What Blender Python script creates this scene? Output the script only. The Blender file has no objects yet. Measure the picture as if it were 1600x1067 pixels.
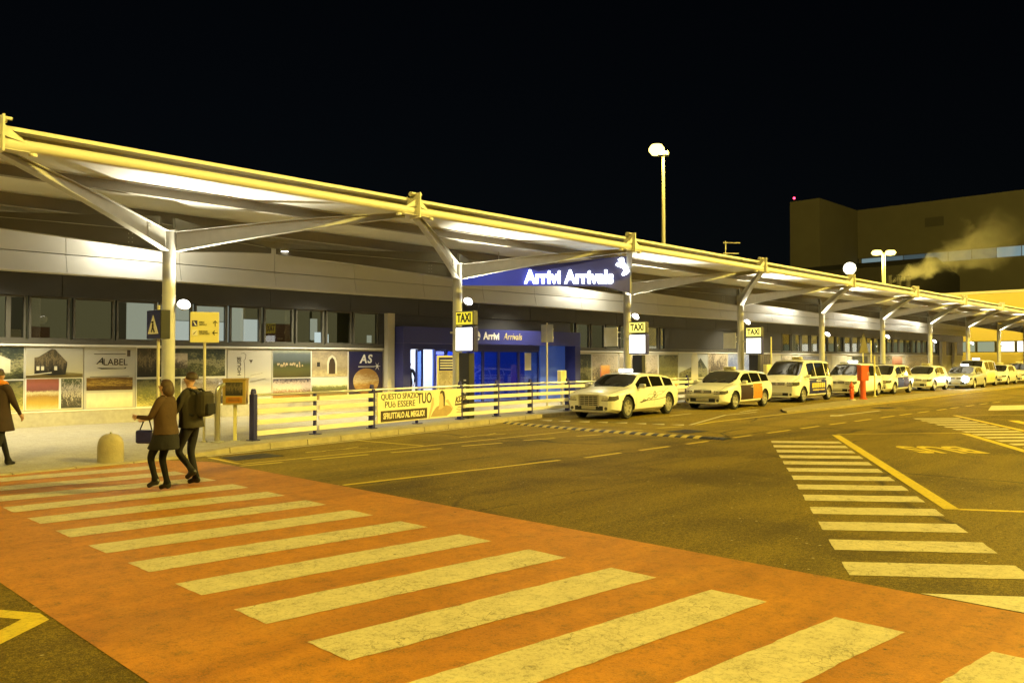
import bpy, bmesh, math, random
from mathutils import Vector, Matrix
R = math.radians
rnd = random.Random(7)
scene = bpy.context.scene
COL = scene.collection

# ---------------------------------------------------------------- camera
cd = bpy.data.cameras.new('camera'); cam = bpy.data.objects.new('camera', cd); COL.objects.link(cam)
cd.sensor_width = 36; cd.lens = 1281.18 / 1600 * 36; cd.clip_start = .1; cd.clip_end = 2000
YAW, PITCH = .7717, .0224
fw = Vector((math.cos(YAW) * math.cos(PITCH), math.sin(YAW) * math.cos(PITCH), math.sin(PITCH)))
cam.location = (0, 0, 1.90)
cam.rotation_euler = fw.to_track_quat('-Z', 'Y').to_euler()
scene.camera = cam
# ---------------------------------------------------------------- night sky
w = bpy.data.worlds.new('World'); scene.world = w; w.use_nodes = True
nt = w.node_tree; nt.nodes.clear()
sky = nt.nodes.new('ShaderNodeTexSky'); sky.sky_type = 'NISHITA'; sky.sun_disc = False
sky.sun_elevation = R(25); sky.sun_rotation = R(200)
bg = nt.nodes.new('ShaderNodeBackground'); bg.inputs['Strength'].default_value = .00050
wo = nt.nodes.new('ShaderNodeOutputWorld')
nt.links.new(sky.outputs[0], bg.inputs[0]); nt.links.new(bg.outputs[0], wo.inputs[0])
# ---------------------------------------------------------------- picture
scene.view_settings.view_transform = 'Standard'; scene.view_settings.look = 'None'
scene.view_settings.exposure = 0; scene.view_settings.gamma = 1
scene.view_settings.use_curve_mapping = False
scene.render.engine = 'CYCLES'
scene.cycles.use_denoising = True
scene.cycles.max_bounces = 6; scene.cycles.diffuse_bounces = 3; scene.cycles.glossy_bounces = 3
scene.cycles.transparent_max_bounces = 12; scene.cycles.volume_bounces = 1
scene.cycles.sample_clamp_indirect = 4
scene.cycles.caustics_reflective = False; scene.cycles.caustics_refractive = False
SODIUM = (1.0, .755, .135)
WHITE = (1.0, .93, .76)
P_STREET = 84000

# ---------------------------------------------------------------- helpers
class MB:
    def __init__(s): s.v = []; s.f = []; s.m = []; s.cur = 0
    def mat(s, i): s.cur = i; return s
    def add(s, v, f):
        b = len(s.v); s.v += [tuple(p) for p in v]
        for q in f: s.f.append(tuple(b + i for i in q)); s.m.append(s.cur)
        return s
    def box(s, x0, x1, y0, y1, z0, z1):
        v = [(x0,y0,z0),(x1,y0,z0),(x1,y1,z0),(x0,y1,z0),(x0,y0,z1),(x1,y0,z1),(x1,y1,z1),(x0,y1,z1)]
        return s.add(v, [(3,2,1,0),(4,5,6,7),(0,1,5,4),(1,2,6,5),(2,3,7,6),(3,0,4,7)])
    def bbox(s, x0, x1, y0, y1, z0, z1, c=.01):
        """box with chamfered edges"""
        bm = bmesh.new(); bmesh.ops.create_cube(bm, size=1)
        for q in bm.verts: q.co = Vector((x0 + (q.co.x + .5) * (x1 - x0), y0 + (q.co.y + .5) * (y1 - y0), z0 + (q.co.z + .5) * (z1 - z0)))
        bmesh.ops.bevel(bm, geom=bm.edges[:], offset=c, segments=2, affect='EDGES', profile=.5)
        bm.verts.index_update(); v = [q.co.copy() for q in bm.verts]; f = [[q.index for q in fc.verts] for fc in bm.faces]; bm.free()
        return s.add(v, f)
    def cyl(s, a, b, r, r2=None, n=12, cap=True):
        a = Vector(a); b = Vector(b); r2 = r if r2 is None else r2; d = (b - a).normalized()
        u = d.orthogonal().normalized(); w_ = d.cross(u); v = []
        for p, q in ((a, r), (b, r2)):
            for i in range(n):
                t = 2 * math.pi * i / n; v.append(p + u * math.cos(t) * q + w_ * math.sin(t) * q)
        f = [(i, (i + 1) % n, n + (i + 1) % n, n + i) for i in range(n)]
        if cap: f += [tuple(range(n - 1, -1, -1)), tuple(range(n, 2 * n))]
        return s.add(v, f)
    def tube(s, pts, r, n=8):
        pts = [Vector(p) for p in pts]; v = []; u = None
        for i, p in enumerate(pts):
            d = (pts[min(i + 1, len(pts) - 1)] - pts[max(i - 1, 0)]).normalized()
            u = d.orthogonal().normalized() if u is None else (u - d * u.dot(d)).normalized()
            w_ = d.cross(u)
            for k in range(n):
                t = 2 * math.pi * k / n; v.append(p + (u * math.cos(t) + w_ * math.sin(t)) * r)
        f = []
        for i in range(len(pts) - 1):
            for k in range(n): f.append((i*n+k, i*n+(k+1)%n, (i+1)*n+(k+1)%n, (i+1)*n+k))
        f += [tuple(range(n - 1, -1, -1)), tuple(range((len(pts)-1)*n, len(pts)*n))]
        return s.add(v, f)
    def lathe(s, prof, c=(0,0,0), n=20, axis='z'):
        v = []
        for r, h in prof:
            for k in range(n):
                t = 2 * math.pi * k / n; x, y = r * math.cos(t), r * math.sin(t)
                p = {'z': (x, y, h), 'y': (x, h, y), 'x': (h, x, y)}[axis]
                v.append((p[0] + c[0], p[1] + c[1], p[2] + c[2]))
        f = [(i*n+k, i*n+(k+1)%n, (i+1)*n+(k+1)%n, (i+1)*n+k) for i in range(len(prof)-1) for k in range(n)]
        return s.add(v, f)
    def prism(s, pts, ax, a, b):
        """extrude polygon pts along axis ax from a to b"""
        def P(p, h): return {'x': (h, p[0], p[1]), 'y': (p[0], h, p[1]), 'z': (p[0], p[1], h)}[ax]
        n = len(pts); v = [P(p, a) for p in pts] + [P(p, b) for p in pts]
        return s.add(v, [tuple(range(n-1,-1,-1)), tuple(range(n, 2*n))] + [(i, (i+1)%n, n+(i+1)%n, n+i) for i in range(n)])
    def quad(s, *p): return s.add(p, [tuple(range(len(p)))])
    def hexa(s, q0, q1):
        """solid between two quads"""
        return s.add(list(q0) + list(q1), [(3,2,1,0),(4,5,6,7),(0,1,5,4),(1,2,6,5),(2,3,7,6),(3,0,4,7)])
    def build(s, name, mats, parent=None, smooth=False, world=False, recalc=True):
        me = bpy.data.meshes.new(name); me.from_pydata(s.v, [], s.f)
        if not isinstance(mats, (list, tuple)): mats = [mats]
        for q in mats: me.materials.append(q)
        me.polygons.foreach_set('material_index', s.m)
        if recalc:
            bm = bmesh.new(); bm.from_mesh(me); bmesh.ops.recalc_face_normals(bm, faces=bm.faces[:]); bm.to_mesh(me); bm.free()
        if smooth:
            me.polygons.foreach_set('use_smooth', [True] * len(me.polygons))
            me.set_sharp_from_angle(angle=R(40))
        me.update()
        return link(name, me, parent, world)

def link(name, data, parent=None, world=False):
    o = bpy.data.objects.new(name, data); COL.objects.link(o)
    if parent:
        o.parent = parent
        if world:
            chain = Matrix.Identity(4); p = parent
            o.matrix_parent_inverse = mw(parent).inverted()
    return o
def mw(o):
    m = Matrix.Translation(o.location) @ o.rotation_euler.to_matrix().to_4x4()
    if o.parent: m = mw(o.parent) @ o.matrix_parent_inverse @ m
    return m
def tag(o, label=None, cat=None, group=None, kind=None):
    if label: o['label'] = label
    if cat: o['category'] = cat
    if group: o['group'] = group
    if kind: o['kind'] = kind
    return o
def thing(name, label, cat, loc=(0,0,0), rz=0, group=None):
    o = bpy.data.objects.new(name, None); COL.objects.link(o); o.location = loc; o.rotation_euler = (0, 0, rz)
    o.empty_display_size = .2
    return tag(o, label, cat, group)
def struct(o): o['kind'] = 'structure'; return o
def dup(o, parent=None, loc=None, rz=None):
    c = o.copy(); COL.objects.link(c)
    if parent: c.parent = parent
    if loc is not None: c.location = loc
    if rz is not None: c.rotation_euler = (0, 0, rz)
    for ch in [q for q in bpy.data.objects if q.parent == o]: dup(ch, c)
    return c
def text_mesh(txt, size=1, bold=0.0, ext=.004, align='CENTER', shear=0, spacing=1):
    cu = bpy.data.curves.new('t', 'FONT'); cu.body = txt; cu.size = size; cu.extrude = ext; cu.offset = bold
    cu.align_x = align; cu.align_y = 'CENTER'; cu.shear = shear; cu.space_character = spacing; cu.resolution_u = 3
    o = bpy.data.objects.new('t', cu); COL.objects.link(o)
    dg = bpy.context.evaluated_depsgraph_get(); dg.update()
    me = bpy.data.meshes.new_from_object(o.evaluated_get(dg))
    bpy.data.objects.remove(o); bpy.data.curves.remove(cu)
    return me
def text(name, txt, mat, parent, loc, size, face='-y', bold=0, sx=1, sz=1, world=False, ext=.004, align='CENTER', shear=0, roll=0, spacing=1):
    """lettering; face = direction the reader looks from"""
    me = text_mesh(txt, size, bold, ext, align, shear, spacing)
    rot = {'-y': Matrix.Rotation(R(90), 4, 'X'), '-x': Matrix.Rotation(R(-90), 4, 'Z') @ Matrix.Rotation(R(90), 4, 'X'),
           '+y': Matrix.Rotation(R(180), 4, 'Z') @ Matrix.Rotation(R(90), 4, 'X'), '+x': Matrix.Rotation(R(90), 4, 'Z') @ Matrix.Rotation(R(90), 4, 'X')}[face] if isinstance(face, str) else face
    me.transform(Matrix.Translation(loc) @ rot @ Matrix.Rotation(R(roll), 4, 'Z') @ Matrix.Diagonal((sx, sz, 1, 1)))
    me.materials.clear(); me.materials.append(mat)
    for p in me.polygons: p.material_index = 0
    return link(name, me, parent, world)
def evaluated(o):
    dg = bpy.context.evaluated_depsgraph_get(); dg.update()
    return bpy.data.meshes.new_from_object(o.evaluated_get(dg))

# ---------------------------------------------------------------- materials
def newmat(name):
    m = bpy.data.materials.new(name); m.use_nodes = True
    t = m.node_tree; return m, t, t.nodes['Principled BSDF']
def N(t, typ, **kw):
    n = t.nodes.new(typ)
    for k, v in kw.items(): setattr(n, k, v)
    return n
def pm(name, col, rough=.6, metal=0, var=.15, scale=3, bump=0, bscale=60, coat=0, spec=.5, emit=None, es=1, alpha=None):
    m, t, b = newmat(name)
    b.inputs['Roughness'].default_value = rough; b.inputs['Metallic'].default_value = metal
    b.inputs['Coat Weight'].default_value = coat; b.inputs['Specular IOR Level'].default_value = spec
    if var:
        geo = N(t, 'ShaderNodeNewGeometry'); no = N(t, 'ShaderNodeTexNoise'); no.inputs['Scale'].default_value = scale; no.inputs['Detail'].default_value = 5
        t.links.new(geo.outputs['Position'], no.inputs['Vector'])
        mx = N(t, 'ShaderNodeMix', data_type='RGBA'); 
        mx.inputs[6].default_value = [c * (1 - var) for c in col] + [1]; mx.inputs[7].default_value = [min(1, c * (1 + var)) for c in col] + [1]
        t.links.new(no.outputs[0], mx.inputs[0]); t.links.new(mx.outputs[2], b.inputs['Base Color'])
    else: b.inputs['Base Color'].default_value = (*col, 1)
    if bump:
        geo = N(t, 'ShaderNodeNewGeometry'); n2 = N(t, 'ShaderNodeTexNoise'); n2.inputs['Scale'].default_value = bscale; n2.inputs['Detail'].default_value = 3
        t.links.new(geo.outputs['Position'], n2.inputs['Vector'])
        bp = N(t, 'ShaderNodeBump'); bp.inputs['Strength'].default_value = bump; bp.inputs['Distance'].default_value = .02
        t.links.new(n2.outputs[0], bp.inputs['Height']); t.links.new(bp.outputs[0], b.inputs['Normal'])
    if emit: b.inputs['Emission Color'].default_value = (*emit, 1); b.inputs['Emission Strength'].default_value = es
    return m
def emat(name, col, s):
    m = bpy.data.materials.new(name); m.use_nodes = True; t = m.node_tree; t.nodes.clear()
    e = N(t, 'ShaderNodeEmission'); e.inputs[0].default_value = (*col, 1); e.inputs[1].default_value = s
    o = N(t, 'ShaderNodeOutputMaterial'); t.links.new(e.outputs[0], o.inputs[0]); return m
def glassmat(name, tint=(.8,.85,.85), refl=.1, rough=.02):
    m = bpy.data.materials.new(name); m.use_nodes = True; t = m.node_tree; t.nodes.clear()
    tr = N(t, 'ShaderNodeBsdfTransparent'); tr.inputs[0].default_value = (*tint, 1)
    gl = N(t, 'ShaderNodeBsdfGlossy'); gl.inputs['Roughness'].default_value = rough; gl.inputs[0].default_value = (.9,.9,.9,1)
    lw = N(t, 'ShaderNodeLayerWeight'); lw.inputs[0].default_value = .25
    ma = N(t, 'ShaderNodeMath', operation='MULTIPLY_ADD'); ma.inputs[1].default_value = .22; ma.inputs[2].default_value = refl
    t.links.new(lw.outputs['Fresnel'], ma.inputs[0])
    mx = N(t, 'ShaderNodeMixShader'); t.links.new(ma.outputs[0], mx.inputs[0]); t.links.new(tr.outputs[0], mx.inputs[1]); t.links.new(gl.outputs[0], mx.inputs[2])
    o = N(t, 'ShaderNodeOutputMaterial'); t.links.new(mx.outputs[0], o.inputs[0]); return m
def ramp(t, stops, fac):
    r = N(t, 'ShaderNodeValToRGB'); e = r.color_ramp.elements
    while len(e) < len(stops): e.new(.5)
    for i, (p, c) in enumerate(stops): e[i].position = p; e[i].color = (*c, 1) if len(c) == 3 else c
    t.links.new(fac, r.inputs[0]); return r
def noise(t, vec, scale, detail=4, rough=.55, dist=0, stretch=None):
    n = N(t, 'ShaderNodeTexNoise'); n.inputs['Scale'].default_value = scale; n.inputs['Detail'].default_value = detail
    n.inputs['Roughness'].default_value = rough; n.inputs['Distortion'].default_value = dist
    if stretch:
        mp = N(t, 'ShaderNodeMapping'); mp.inputs['Scale'].default_value = stretch; t.links.new(vec, mp.inputs[0]); vec = mp.outputs[0]
    t.links.new(vec, n.inputs['Vector']); return n.outputs[0]
def mixc(t, fac, a, b, blend='MIX'):
    mx = N(t, 'ShaderNodeMix', data_type='RGBA', blend_type=blend)
    for s, i in ((fac, 0), (a, 6), (b, 7)):
        if hasattr(s, 'links') or hasattr(s, 'is_linked'): t.links.new(s, mx.inputs[i])
        elif i == 0: mx.inputs[0].default_value = s
        else: mx.inputs[i].default_value = (*s, 1)
    return mx.outputs[2]
def math_(t, op, a, b=0.0, c=None):
    n = N(t, 'ShaderNodeMath', operation=op)
    for i, q in enumerate((a, b) if c is None else (a, b, c)):
        if hasattr(q, 'is_linked'): t.links.new(q, n.inputs[i])
        else: n.inputs[i].default_value = q
    return n.outputs[0]
def crackmask(t, vec, scale, width, dist=.35):
    """thin dark crack lines: 1 on a crack"""
    no = N(t, 'ShaderNodeTexNoise'); no.inputs['Scale'].default_value = scale * 1.7; no.inputs['Detail'].default_value = 4; t.links.new(vec, no.inputs['Vector'])
    va = N(t, 'ShaderNodeVectorMath', operation='MULTIPLY_ADD'); t.links.new(no.outputs['Color'], va.inputs[0]); va.inputs[1].default_value = (dist,)*3; t.links.new(vec, va.inputs[2])
    vo = N(t, 'ShaderNodeTexVoronoi', feature='DISTANCE_TO_EDGE'); vo.inputs['Scale'].default_value = scale; t.links.new(va.outputs[0], vo.inputs['Vector'])
    r = ramp(t, [(0, (1,1,1)), (width, (0,0,0))], vo.outputs['Distance'])
    return r.outputs[0]

def asphalt_mat():
    m, t, b = newmat('asphalt'); geo = N(t, 'ShaderNodeNewGeometry'); P = geo.outputs['Position']
    sx = N(t, 'ShaderNodeSeparateXYZ'); t.links.new(P, sx.inputs[0])
    fine = math_(t, 'MULTIPLY_ADD', noise(t, P, 95, 2, .7), .55, math_(t, 'MULTIPLY', noise(t, P, 34, 3, .75), .45)); mid = noise(t, P, 9, 6, .65); big = noise(t, P, .35, 5, .6, .6)
    base = ramp(t, [(.36, (.038,.026,.003)), (.50, (.200,.138,.005)), (.62, (.40,.285,.04))], fine).outputs[0]
    # older paler surfacing of the lane beside the kerb (Y > 10.4)
    lane = math_(t, 'ADD', sx.outputs[1], math_(t, 'MULTIPLY', noise(t, P, .8, 4), .5))
    lane = ramp(t, [(0, (0,0,0)), (1, (1,1,1))], math_(t, 'MULTIPLY_ADD', lane, 2.5, -2.5 * 10.45)).outputs[0]
    base = mixc(t, lane, base, ramp(t, [(.34, (.13,.094,.006)), (.5, (.275,.196,.012)), (.64, (.44,.32,.055))], fine).outputs[0])
    base = mixc(t, ramp(t, [(.40,(0,0,0)),(.62,(.75,.75,.75))], noise(t, P, 13, 4, .75)).outputs[0], base, mixc(t, .55, base, (.034,.023,.002)))
    pat = ramp(t, [(.36, (.62,.62,.62)), (.5, (1,1,1)), (.64, (1.0,1.0,1.0))], big).outputs[0]
    base = mixc(t, 1.0, base, pat, 'MULTIPLY')
    streak = noise(t, P, 1.0, 4, .6, 0, (.12, 1.1, 1))
    base = mixc(t, 1.0, base, ramp(t, [(.38, (.72,.72,.72)), (.55, (1,1,1))], streak).outputs[0], 'MULTIPLY')
    for y0, hw_, amp in ((10.42,.035,.25), (11.55,.025,.15), (7.6,.02,.3)):
        wob = math_(t, 'ADD', sx.outputs[1], math_(t, 'MULTIPLY_ADD', noise(t, P, .7, 5, .65), amp*2, -amp))
        ln = math_(t, 'LESS_THAN', math_(t, 'ABSOLUTE', math_(t, 'SUBTRACT', wob, y0)), hw_)
        base = mixc(t, math_(t, 'MULTIPLY', ln, ramp(t, [(.42,(0,0,0)),(.6,(.75,.75,.75))], noise(t, P, .5, 3)).outputs[0]), base, (.022,.015,.004))
    ck = crackmask(t, P, .16, .010, 1.2)
    ck = math_(t, 'MULTIPLY', ck, ramp(t, [(.45, (0,0,0)), (.55, (1,1,1))], noise(t, P, .25, 2)).outputs[0])
    base = mixc(t, math_(t, 'MULTIPLY', ck, .8), base, (.012,.009,.005))
    sp = N(t, 'ShaderNodeTexVoronoi'); sp.inputs['Scale'].default_value = 7; t.links.new(P, sp.inputs['Vector'])
    dot = ramp(t, [(.0, (1,1,1)), (.085, (1,1,1)), (.12, (0,0,0))], sp.outputs['Distance']).outputs[0]
    pick = ramp(t, [(.74, (0,0,0)), (.80, (1,1,1))], N_sep(t, sp.outputs['Color'])).outputs[0]
    base = mixc(t, math_(t, 'MULTIPLY', dot, pick), base, (.42,.36,.22))
    t.links.new(base, b.inputs['Base Color'])
    b.inputs['Roughness'].default_value = .7; b.inputs['Specular IOR Level'].default_value = .2
    bp = N(t, 'ShaderNodeBump'); bp.inputs['Strength'].default_value = 1.0; bp.inputs['Distance'].default_value = .02
    t.links.new(math_(t, 'ADD', math_(t, 'MULTIPLY', fine, 1.3), math_(t, 'MULTIPLY', noise(t, P, 20, 3), .8)), bp.inputs['Height']); t.links.new(bp.outputs[0], b.inputs['Normal'])
    return m
def N_sep(t, col):
    s = N(t, 'ShaderNodeSeparateColor'); t.links.new(col, s.inputs[0]); return s.outputs[0]
def paint_mat(name, col, worn, wear=.45, cracks=True, spots=True, rough=.6, dust_amt=.45, streaks=False):
    m, t, b = newmat(name); geo = N(t, 'ShaderNodeNewGeometry'); P = geo.outputs['Position']
    fine = noise(t, P, 70, 3, .7); mid = noise(t, P, 5, 6, .65, .3); big = noise(t, P, .9, 3)
    c = mixc(t, ramp(t, [(.35, (0,0,0)), (.75, (1,1,1))], mid).outputs[0], col, [q * .72 for q in col])
    c = mixc(t, ramp(t, [(.4, (0,0,0)), (.7, (.5,.5,.5))], big).outputs[0], c, [q * .8 for q in col])
    wm = math_(t, 'MULTIPLY', ramp(t, [(1 - wear, (0,0,0)), (min(1, 1.12 - wear), (1,1,1))], math_(t, 'MULTIPLY_ADD', fine, .55, math_(t, 'MULTIPLY', mid, .5))).outputs[0], .9)
    c = mixc(t, wm, c, worn)
    if cracks:
        ck = crackmask(t, P, 6.5, .035, .16)
        ck = math_(t, 'MULTIPLY', ck, ramp(t, [(.45, (0,0,0)), (.62, (.75,.75,.75))], noise(t, P, 1.3, 3)).outputs[0])
        c = mixc(t, ck, c, [q * .5 for q in worn])
    dust = ramp(t, [(.55,(0,0,0)),(.75,(dust_amt,)*3)], noise(t, P, .55, 5, .65, .5)).outputs[0]
    c = mixc(t, dust, c, [min(1, q*.55+.17*k) for q, k in zip(col, (1.3,1,.45))])
    grain = ramp(t, [(.36,(.62,.62,.62)),(.5,(1,1,1)),(.66,(1.0,1.0,1.0))], noise(t, P, 24, 4, .8)).outputs[0]
    c = mixc(t, .8, c, grain, 'MULTIPLY')
    if streaks:
        # tyre tracks left by traffic running along the kerb
        tr = ramp(t, [(.40,(.70,.66,.62)),(.52,(1,1,1))], noise(t, P, 1.0, 5, .6, 0, (.10, .9, 1))).outputs[0]
        c = mixc(t, .75, c, tr, 'MULTIPLY')
    if spots:
        sp = N(t, 'ShaderNodeTexVoronoi'); sp.inputs['Scale'].default_value = 2.6; t.links.new(P, sp.inputs['Vector'])
        dot = ramp(t, [(.0, (1,1,1)), (.05, (1,1,1)), (.085, (0,0,0))], math_(t, 'ADD', sp.outputs['Distance'], math_(t, 'MULTIPLY', noise(t, P, 12, 2), .06))).outputs[0]
        pick = ramp(t, [(.45, (0,0,0)), (.5, (1,1,1))], N_sep(t, sp.outputs['Color'])).outputs[0]
        c = mixc(t, math_(t, 'MULTIPLY', dot, math_(t, 'MULTIPLY', pick, .85)), c, (.02,.014,.008))
    t.links.new(c, b.inputs['Base Color']); b.inputs['Roughness'].default_value = rough; b.inputs['Specular IOR Level'].default_value = .35
    bp = N(t, 'ShaderNodeBump'); bp.inputs['Strength'].default_value = .5; bp.inputs['Distance'].default_value = .012
    t.links.new(fine, bp.inputs['Height']); t.links.new(bp.outputs[0], b.inputs['Normal'])
    return m
def picture_mat(name, stops, scale=5, amt=.35, fine=14, famt=.25, seed=0, stretch=(1,1,1), rough=.35, vert=True):
    """printed photograph: colour bands by height broken up by noise"""
    m, t, b = newmat(name); tc = N(t, 'ShaderNodeTexCoord'); G = tc.outputs['Generated']
    mp = N(t, 'ShaderNodeMapping'); mp.inputs['Location'].default_value = (seed * 3.7, seed * 1.3, seed * 2.1); mp.inputs['Scale'].default_value = stretch; t.links.new(G, mp.inputs[0])
    sx = N(t, 'ShaderNodeSeparateXYZ'); t.links.new(G, sx.inputs[0])
    n1 = noise(t, mp.outputs[0], scale, 6, .6, .4); n2 = noise(t, mp.outputs[0], fine * 1.6, 6, .75)
    base = sx.outputs[2] if vert else sx.outputs[0]
    f = math_(t, 'ADD', base, math_(t, 'MULTIPLY_ADD', n1, amt * 2, -amt))
    f = math_(t, 'ADD', f, math_(t, 'MULTIPLY_ADD', n2, famt * 2, -famt))
    c = ramp(t, stops, f).outputs[0]
    t.links.new(c, b.inputs['Base Color']); b.inputs['Roughness'].default_value = rough
    return m

M = {}
M['asphalt'] = asphalt_mat()
M['red'] = paint_mat('red_road_paint', (.49,.205,.013), (.18,.095,.010), .44, False, dust_amt=.22, streaks=True)
M['zebra'] = paint_mat('white_road_paint', (.62,.545,.34), (.17,.13,.05), .42, True)
M['line_white'] = paint_mat('thin_white_paint', (.66,.60,.42), (.16,.12,.04), .34, False, False)
M['line_yellow'] = paint_mat('yellow_road_paint', (.66,.50,.03), (.16,.115,.02), .30, False, False)
M['pave'] = paint_mat('pavement_concrete', (.40,.37,.29), (.26,.23,.17), .35, False, True, .7)
M['kerb'] = pm('kerb_concrete', (.36,.31,.20), .85, var=.4, scale=6, bump=.4, bscale=40)
M['silver'] = pm('silver_cladding', (.62,.61,.55), .45, .1, var=.05, scale=2)
M['steel'] = pm('painted_steel', (.46,.45,.40), .45, .15, var=.16, scale=5)
M['roofsheet'] = pm('roof_sheet', (.78,.77,.72), .5, .1, var=.06)
M['soffit'] = pm('dark_soffit', (.11,.10,.065), .7)
M['purlin'] = pm('purlin_grey', (.24,.22,.18), .6, .1)
M['dark'] = pm('dark_grey_panel', (.045,.045,.047), .45, .1, var=.2, scale=2)
M['frame'] = pm('window_frame', (.075,.07,.055), .5)
M['black'] = pm('black_plastic', (.012,.012,.012), .5, var=0)
M['stone'] = pm('plinth_stone', (.40,.37,.28), .8, var=.25, scale=9, bump=.3)
M['cream'] = pm('cream_render', (.55,.51,.40), .7, var=.08)
M['glass'] = glassmat('window_glass', (.82,.82,.76), .05)
M['blueglass'] = glassmat('blue_glass', (.42,.54,.84), .08)
M['blue'] = pm('portal_blue', (.026,.030,.165), .4, var=.1)
M['bluepost'] = pm('blue_post_paint', (.022,.022,.14), .4, var=.35, scale=14)
M['rail'] = pm('cream_rail_paint', (.74,.72,.64), .45, var=.05)
M['chrome'] = pm('brushed_steel', (.62,.60,.55), .28, .9, var=.08, scale=20)
M['white'] = pm('white_panel', (.74,.72,.64), .5, var=.03)
M['car'] = pm('white_car_paint', (.80,.79,.72), .28, 0, var=.02, coat=.6)
M['cargrey'] = pm('silver_car_paint', (.46,.47,.44), .28, .2, var=.02, coat=.6)
M['caryellow'] = pm('pale_yellow_car_paint', (.72,.62,.26), .3, 0, var=.02, coat=.5)
M['carglass'] = pm('car_glass', (.010,.010,.009), .04, 0, var=0, spec=.5)
M['tyre'] = pm('tyre_rubber', (.018,.017,.016), .8, var=.2, scale=20)
M['alloy'] = pm('alloy_wheel', (.60,.58,.52), .3, .6, var=.05)
M['lamp'] = pm('lamp_glass', (.16,.15,.13), .08, .3, var=.2, scale=30, coat=1)
M['plate'] = pm('number_plate', (.42,.40,.30), .4, var=.05)
M['orangead'] = pm('orange_advert', (.50,.20,.015), .5, var=.45, scale=9, spec=.2)
M['brownad'] = pm('brown_advert', (.030,.013,.006), .5, var=.4, scale=5, spec=.2)
M['bluead'] = pm('blue_advert', (.016,.016,.085), .5, var=.3, scale=5, spec=.2)
M['yellowad'] = pm('yellow_advert_lettering', (.75,.60,.06), .4, var=0)
M['redpaint'] = pm('red_hydrant_paint', (.62,.10,.03), .42, var=.15, scale=8)
M['amber'] = pm('amber_light', (.6,.22,.02), .3, var=0)
M['taxilit'] = emat('lit_taxi_sign', (1.0,.97,.88), 3.0)
M['taxiunlit'] = pm('unlit_taxi_sign', (.55,.50,.25), .4, var=.05)
M['headlit'] = emat('lit_headlamp', (.88,.97,1.0), 60)
M['ink'] = pm('black_ink', (.02,.018,.015), .6, var=0)
M['inkbrown'] = pm('brown_ink', (.05,.03,.012), .6, var=.1)
M['letterwhite'] = pm('white_lettering', (.75,.73,.66), .5, var=0)
M['lettergold'] = pm('gold_lettering', (.45,.38,.14), .5, var=0)
M['skin'] = pm('skin', (.48,.28,.19), .55, var=.08, scale=20)
M['hair'] = pm('brown_hair', (.035,.018,.008), .6, var=.3, scale=40)
M['hairfair'] = pm('chestnut_hair', (.055,.028,.010), .6, var=.3, scale=40)
M['coatblack'] = pm('black_cloth', (.010,.009,.011), .9, var=.4, scale=12, bump=.3, bscale=30)
M['coatbrown'] = pm('brown_coat', (.060,.030,.010), .85, var=.3, scale=10, bump=.3, bscale=25)
M['coatdark'] = pm('dark_brown_coat', (.030,.014,.009), .85, var=.3, scale=10, bump=.3, bscale=25)
M['olive'] = pm('dark_olive_cloth', (.026,.020,.009), .85, var=.3, scale=10)
M['tights'] = pm('black_tights', (.008,.007,.006), .8, var=.2, spec=.15)
M['shoe'] = pm('black_shoe', (.010,.009,.008), .35, var=0)
M['orange'] = pm('orange_scarf', (.55,.19,.02), .85, var=.3, scale=12)
M['smokebuilding'] = pm('concrete_tower_wall', (.135,.125,.095), .9, var=.12, scale=.4)
M['yellowwall'] = pm('ochre_wall', (.50,.40,.13), .85, var=.08, scale=.6)
M['roofdark'] = pm('dark_roof', (.02,.018,.014), .9, var=.3)
# ================================================================ ground and road
g = MB(); g.quad((-250,-250,0), (500,-250,0), (500,400,0), (-250,400,0))
struct(g.build('road', M['asphalt']))

# raised pavement: front edge follows the kerb, dropped to the road at the crossing
KERB = [(-12,15.35,.02), (3.0,15.35,.02), (5.2,15.5,.02), (6.5,15.55,.02), (7.5,15.68,.09), (8.5,15.9,.12), (10.2,16.12,.12), (12.5,16.58,.12), (15.4,17.1,.12),
        (17.6,17.6,.12), (20.0,18.05,.12), (23,18.35,.12), (28,18.55,.12), (35,18.65,.12), (60,18.65,.12), (140,18.65,.12)]
def kerb_y(x):
    for a, b in zip(KERB, KERB[1:]):
        if a[0] <= x <= b[0]:
            t = (x - a[0]) / (b[0] - a[0]); return a[1] + (b[1]-a[1])*t, a[2] + (b[2]-a[2])*t
    return KERB[-1][1:]
pv = MB(); rows = []
for x, y, z in KERB:
    rows.append([(x, y + .25, z), (x, y + 1.6, max(z, .09 if x < 7 else .12)), (x, 25.5, .12)])
vs = [p for r_ in rows for p in r_]; fs = []
for i in range(len(rows) - 1):
    for k in range(2): fs.append((i*3+k, (i+1)*3+k, (i+1)*3+k+1, i*3+k+1))
pv.add(vs, fs); pave = struct(pv.build('pavement', M['pave']))
# kerb stones, one metre each
x = -4.0; ks = 0
while x < 60:
    x1 = x + 1.0
    (ya, za), (yb, zb) = kerb_y(x + .012), kerb_y(x1 - .012)
    d = (rnd.random() - .5) * .012
    k = MB()
    o = .03
    k.hexa([(x+.012, ya + d, -.05), (x1-.012, yb + d, -.05), (x1-.012, yb+.25, -.05), (x+.012, ya+.25, -.05)],
           [(x+.012, ya + d + .02, za + .004 + d*.3), (x1-.012, yb + d + .02, zb + .004 + d*.3), (x1-.012, yb+.247, zb+.004), (x+.012, ya+.247, za+.004)])
    if ks < 62: k.build('kerb_stone', M['kerb'], pave)
    ks += 1; x = x1

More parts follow.
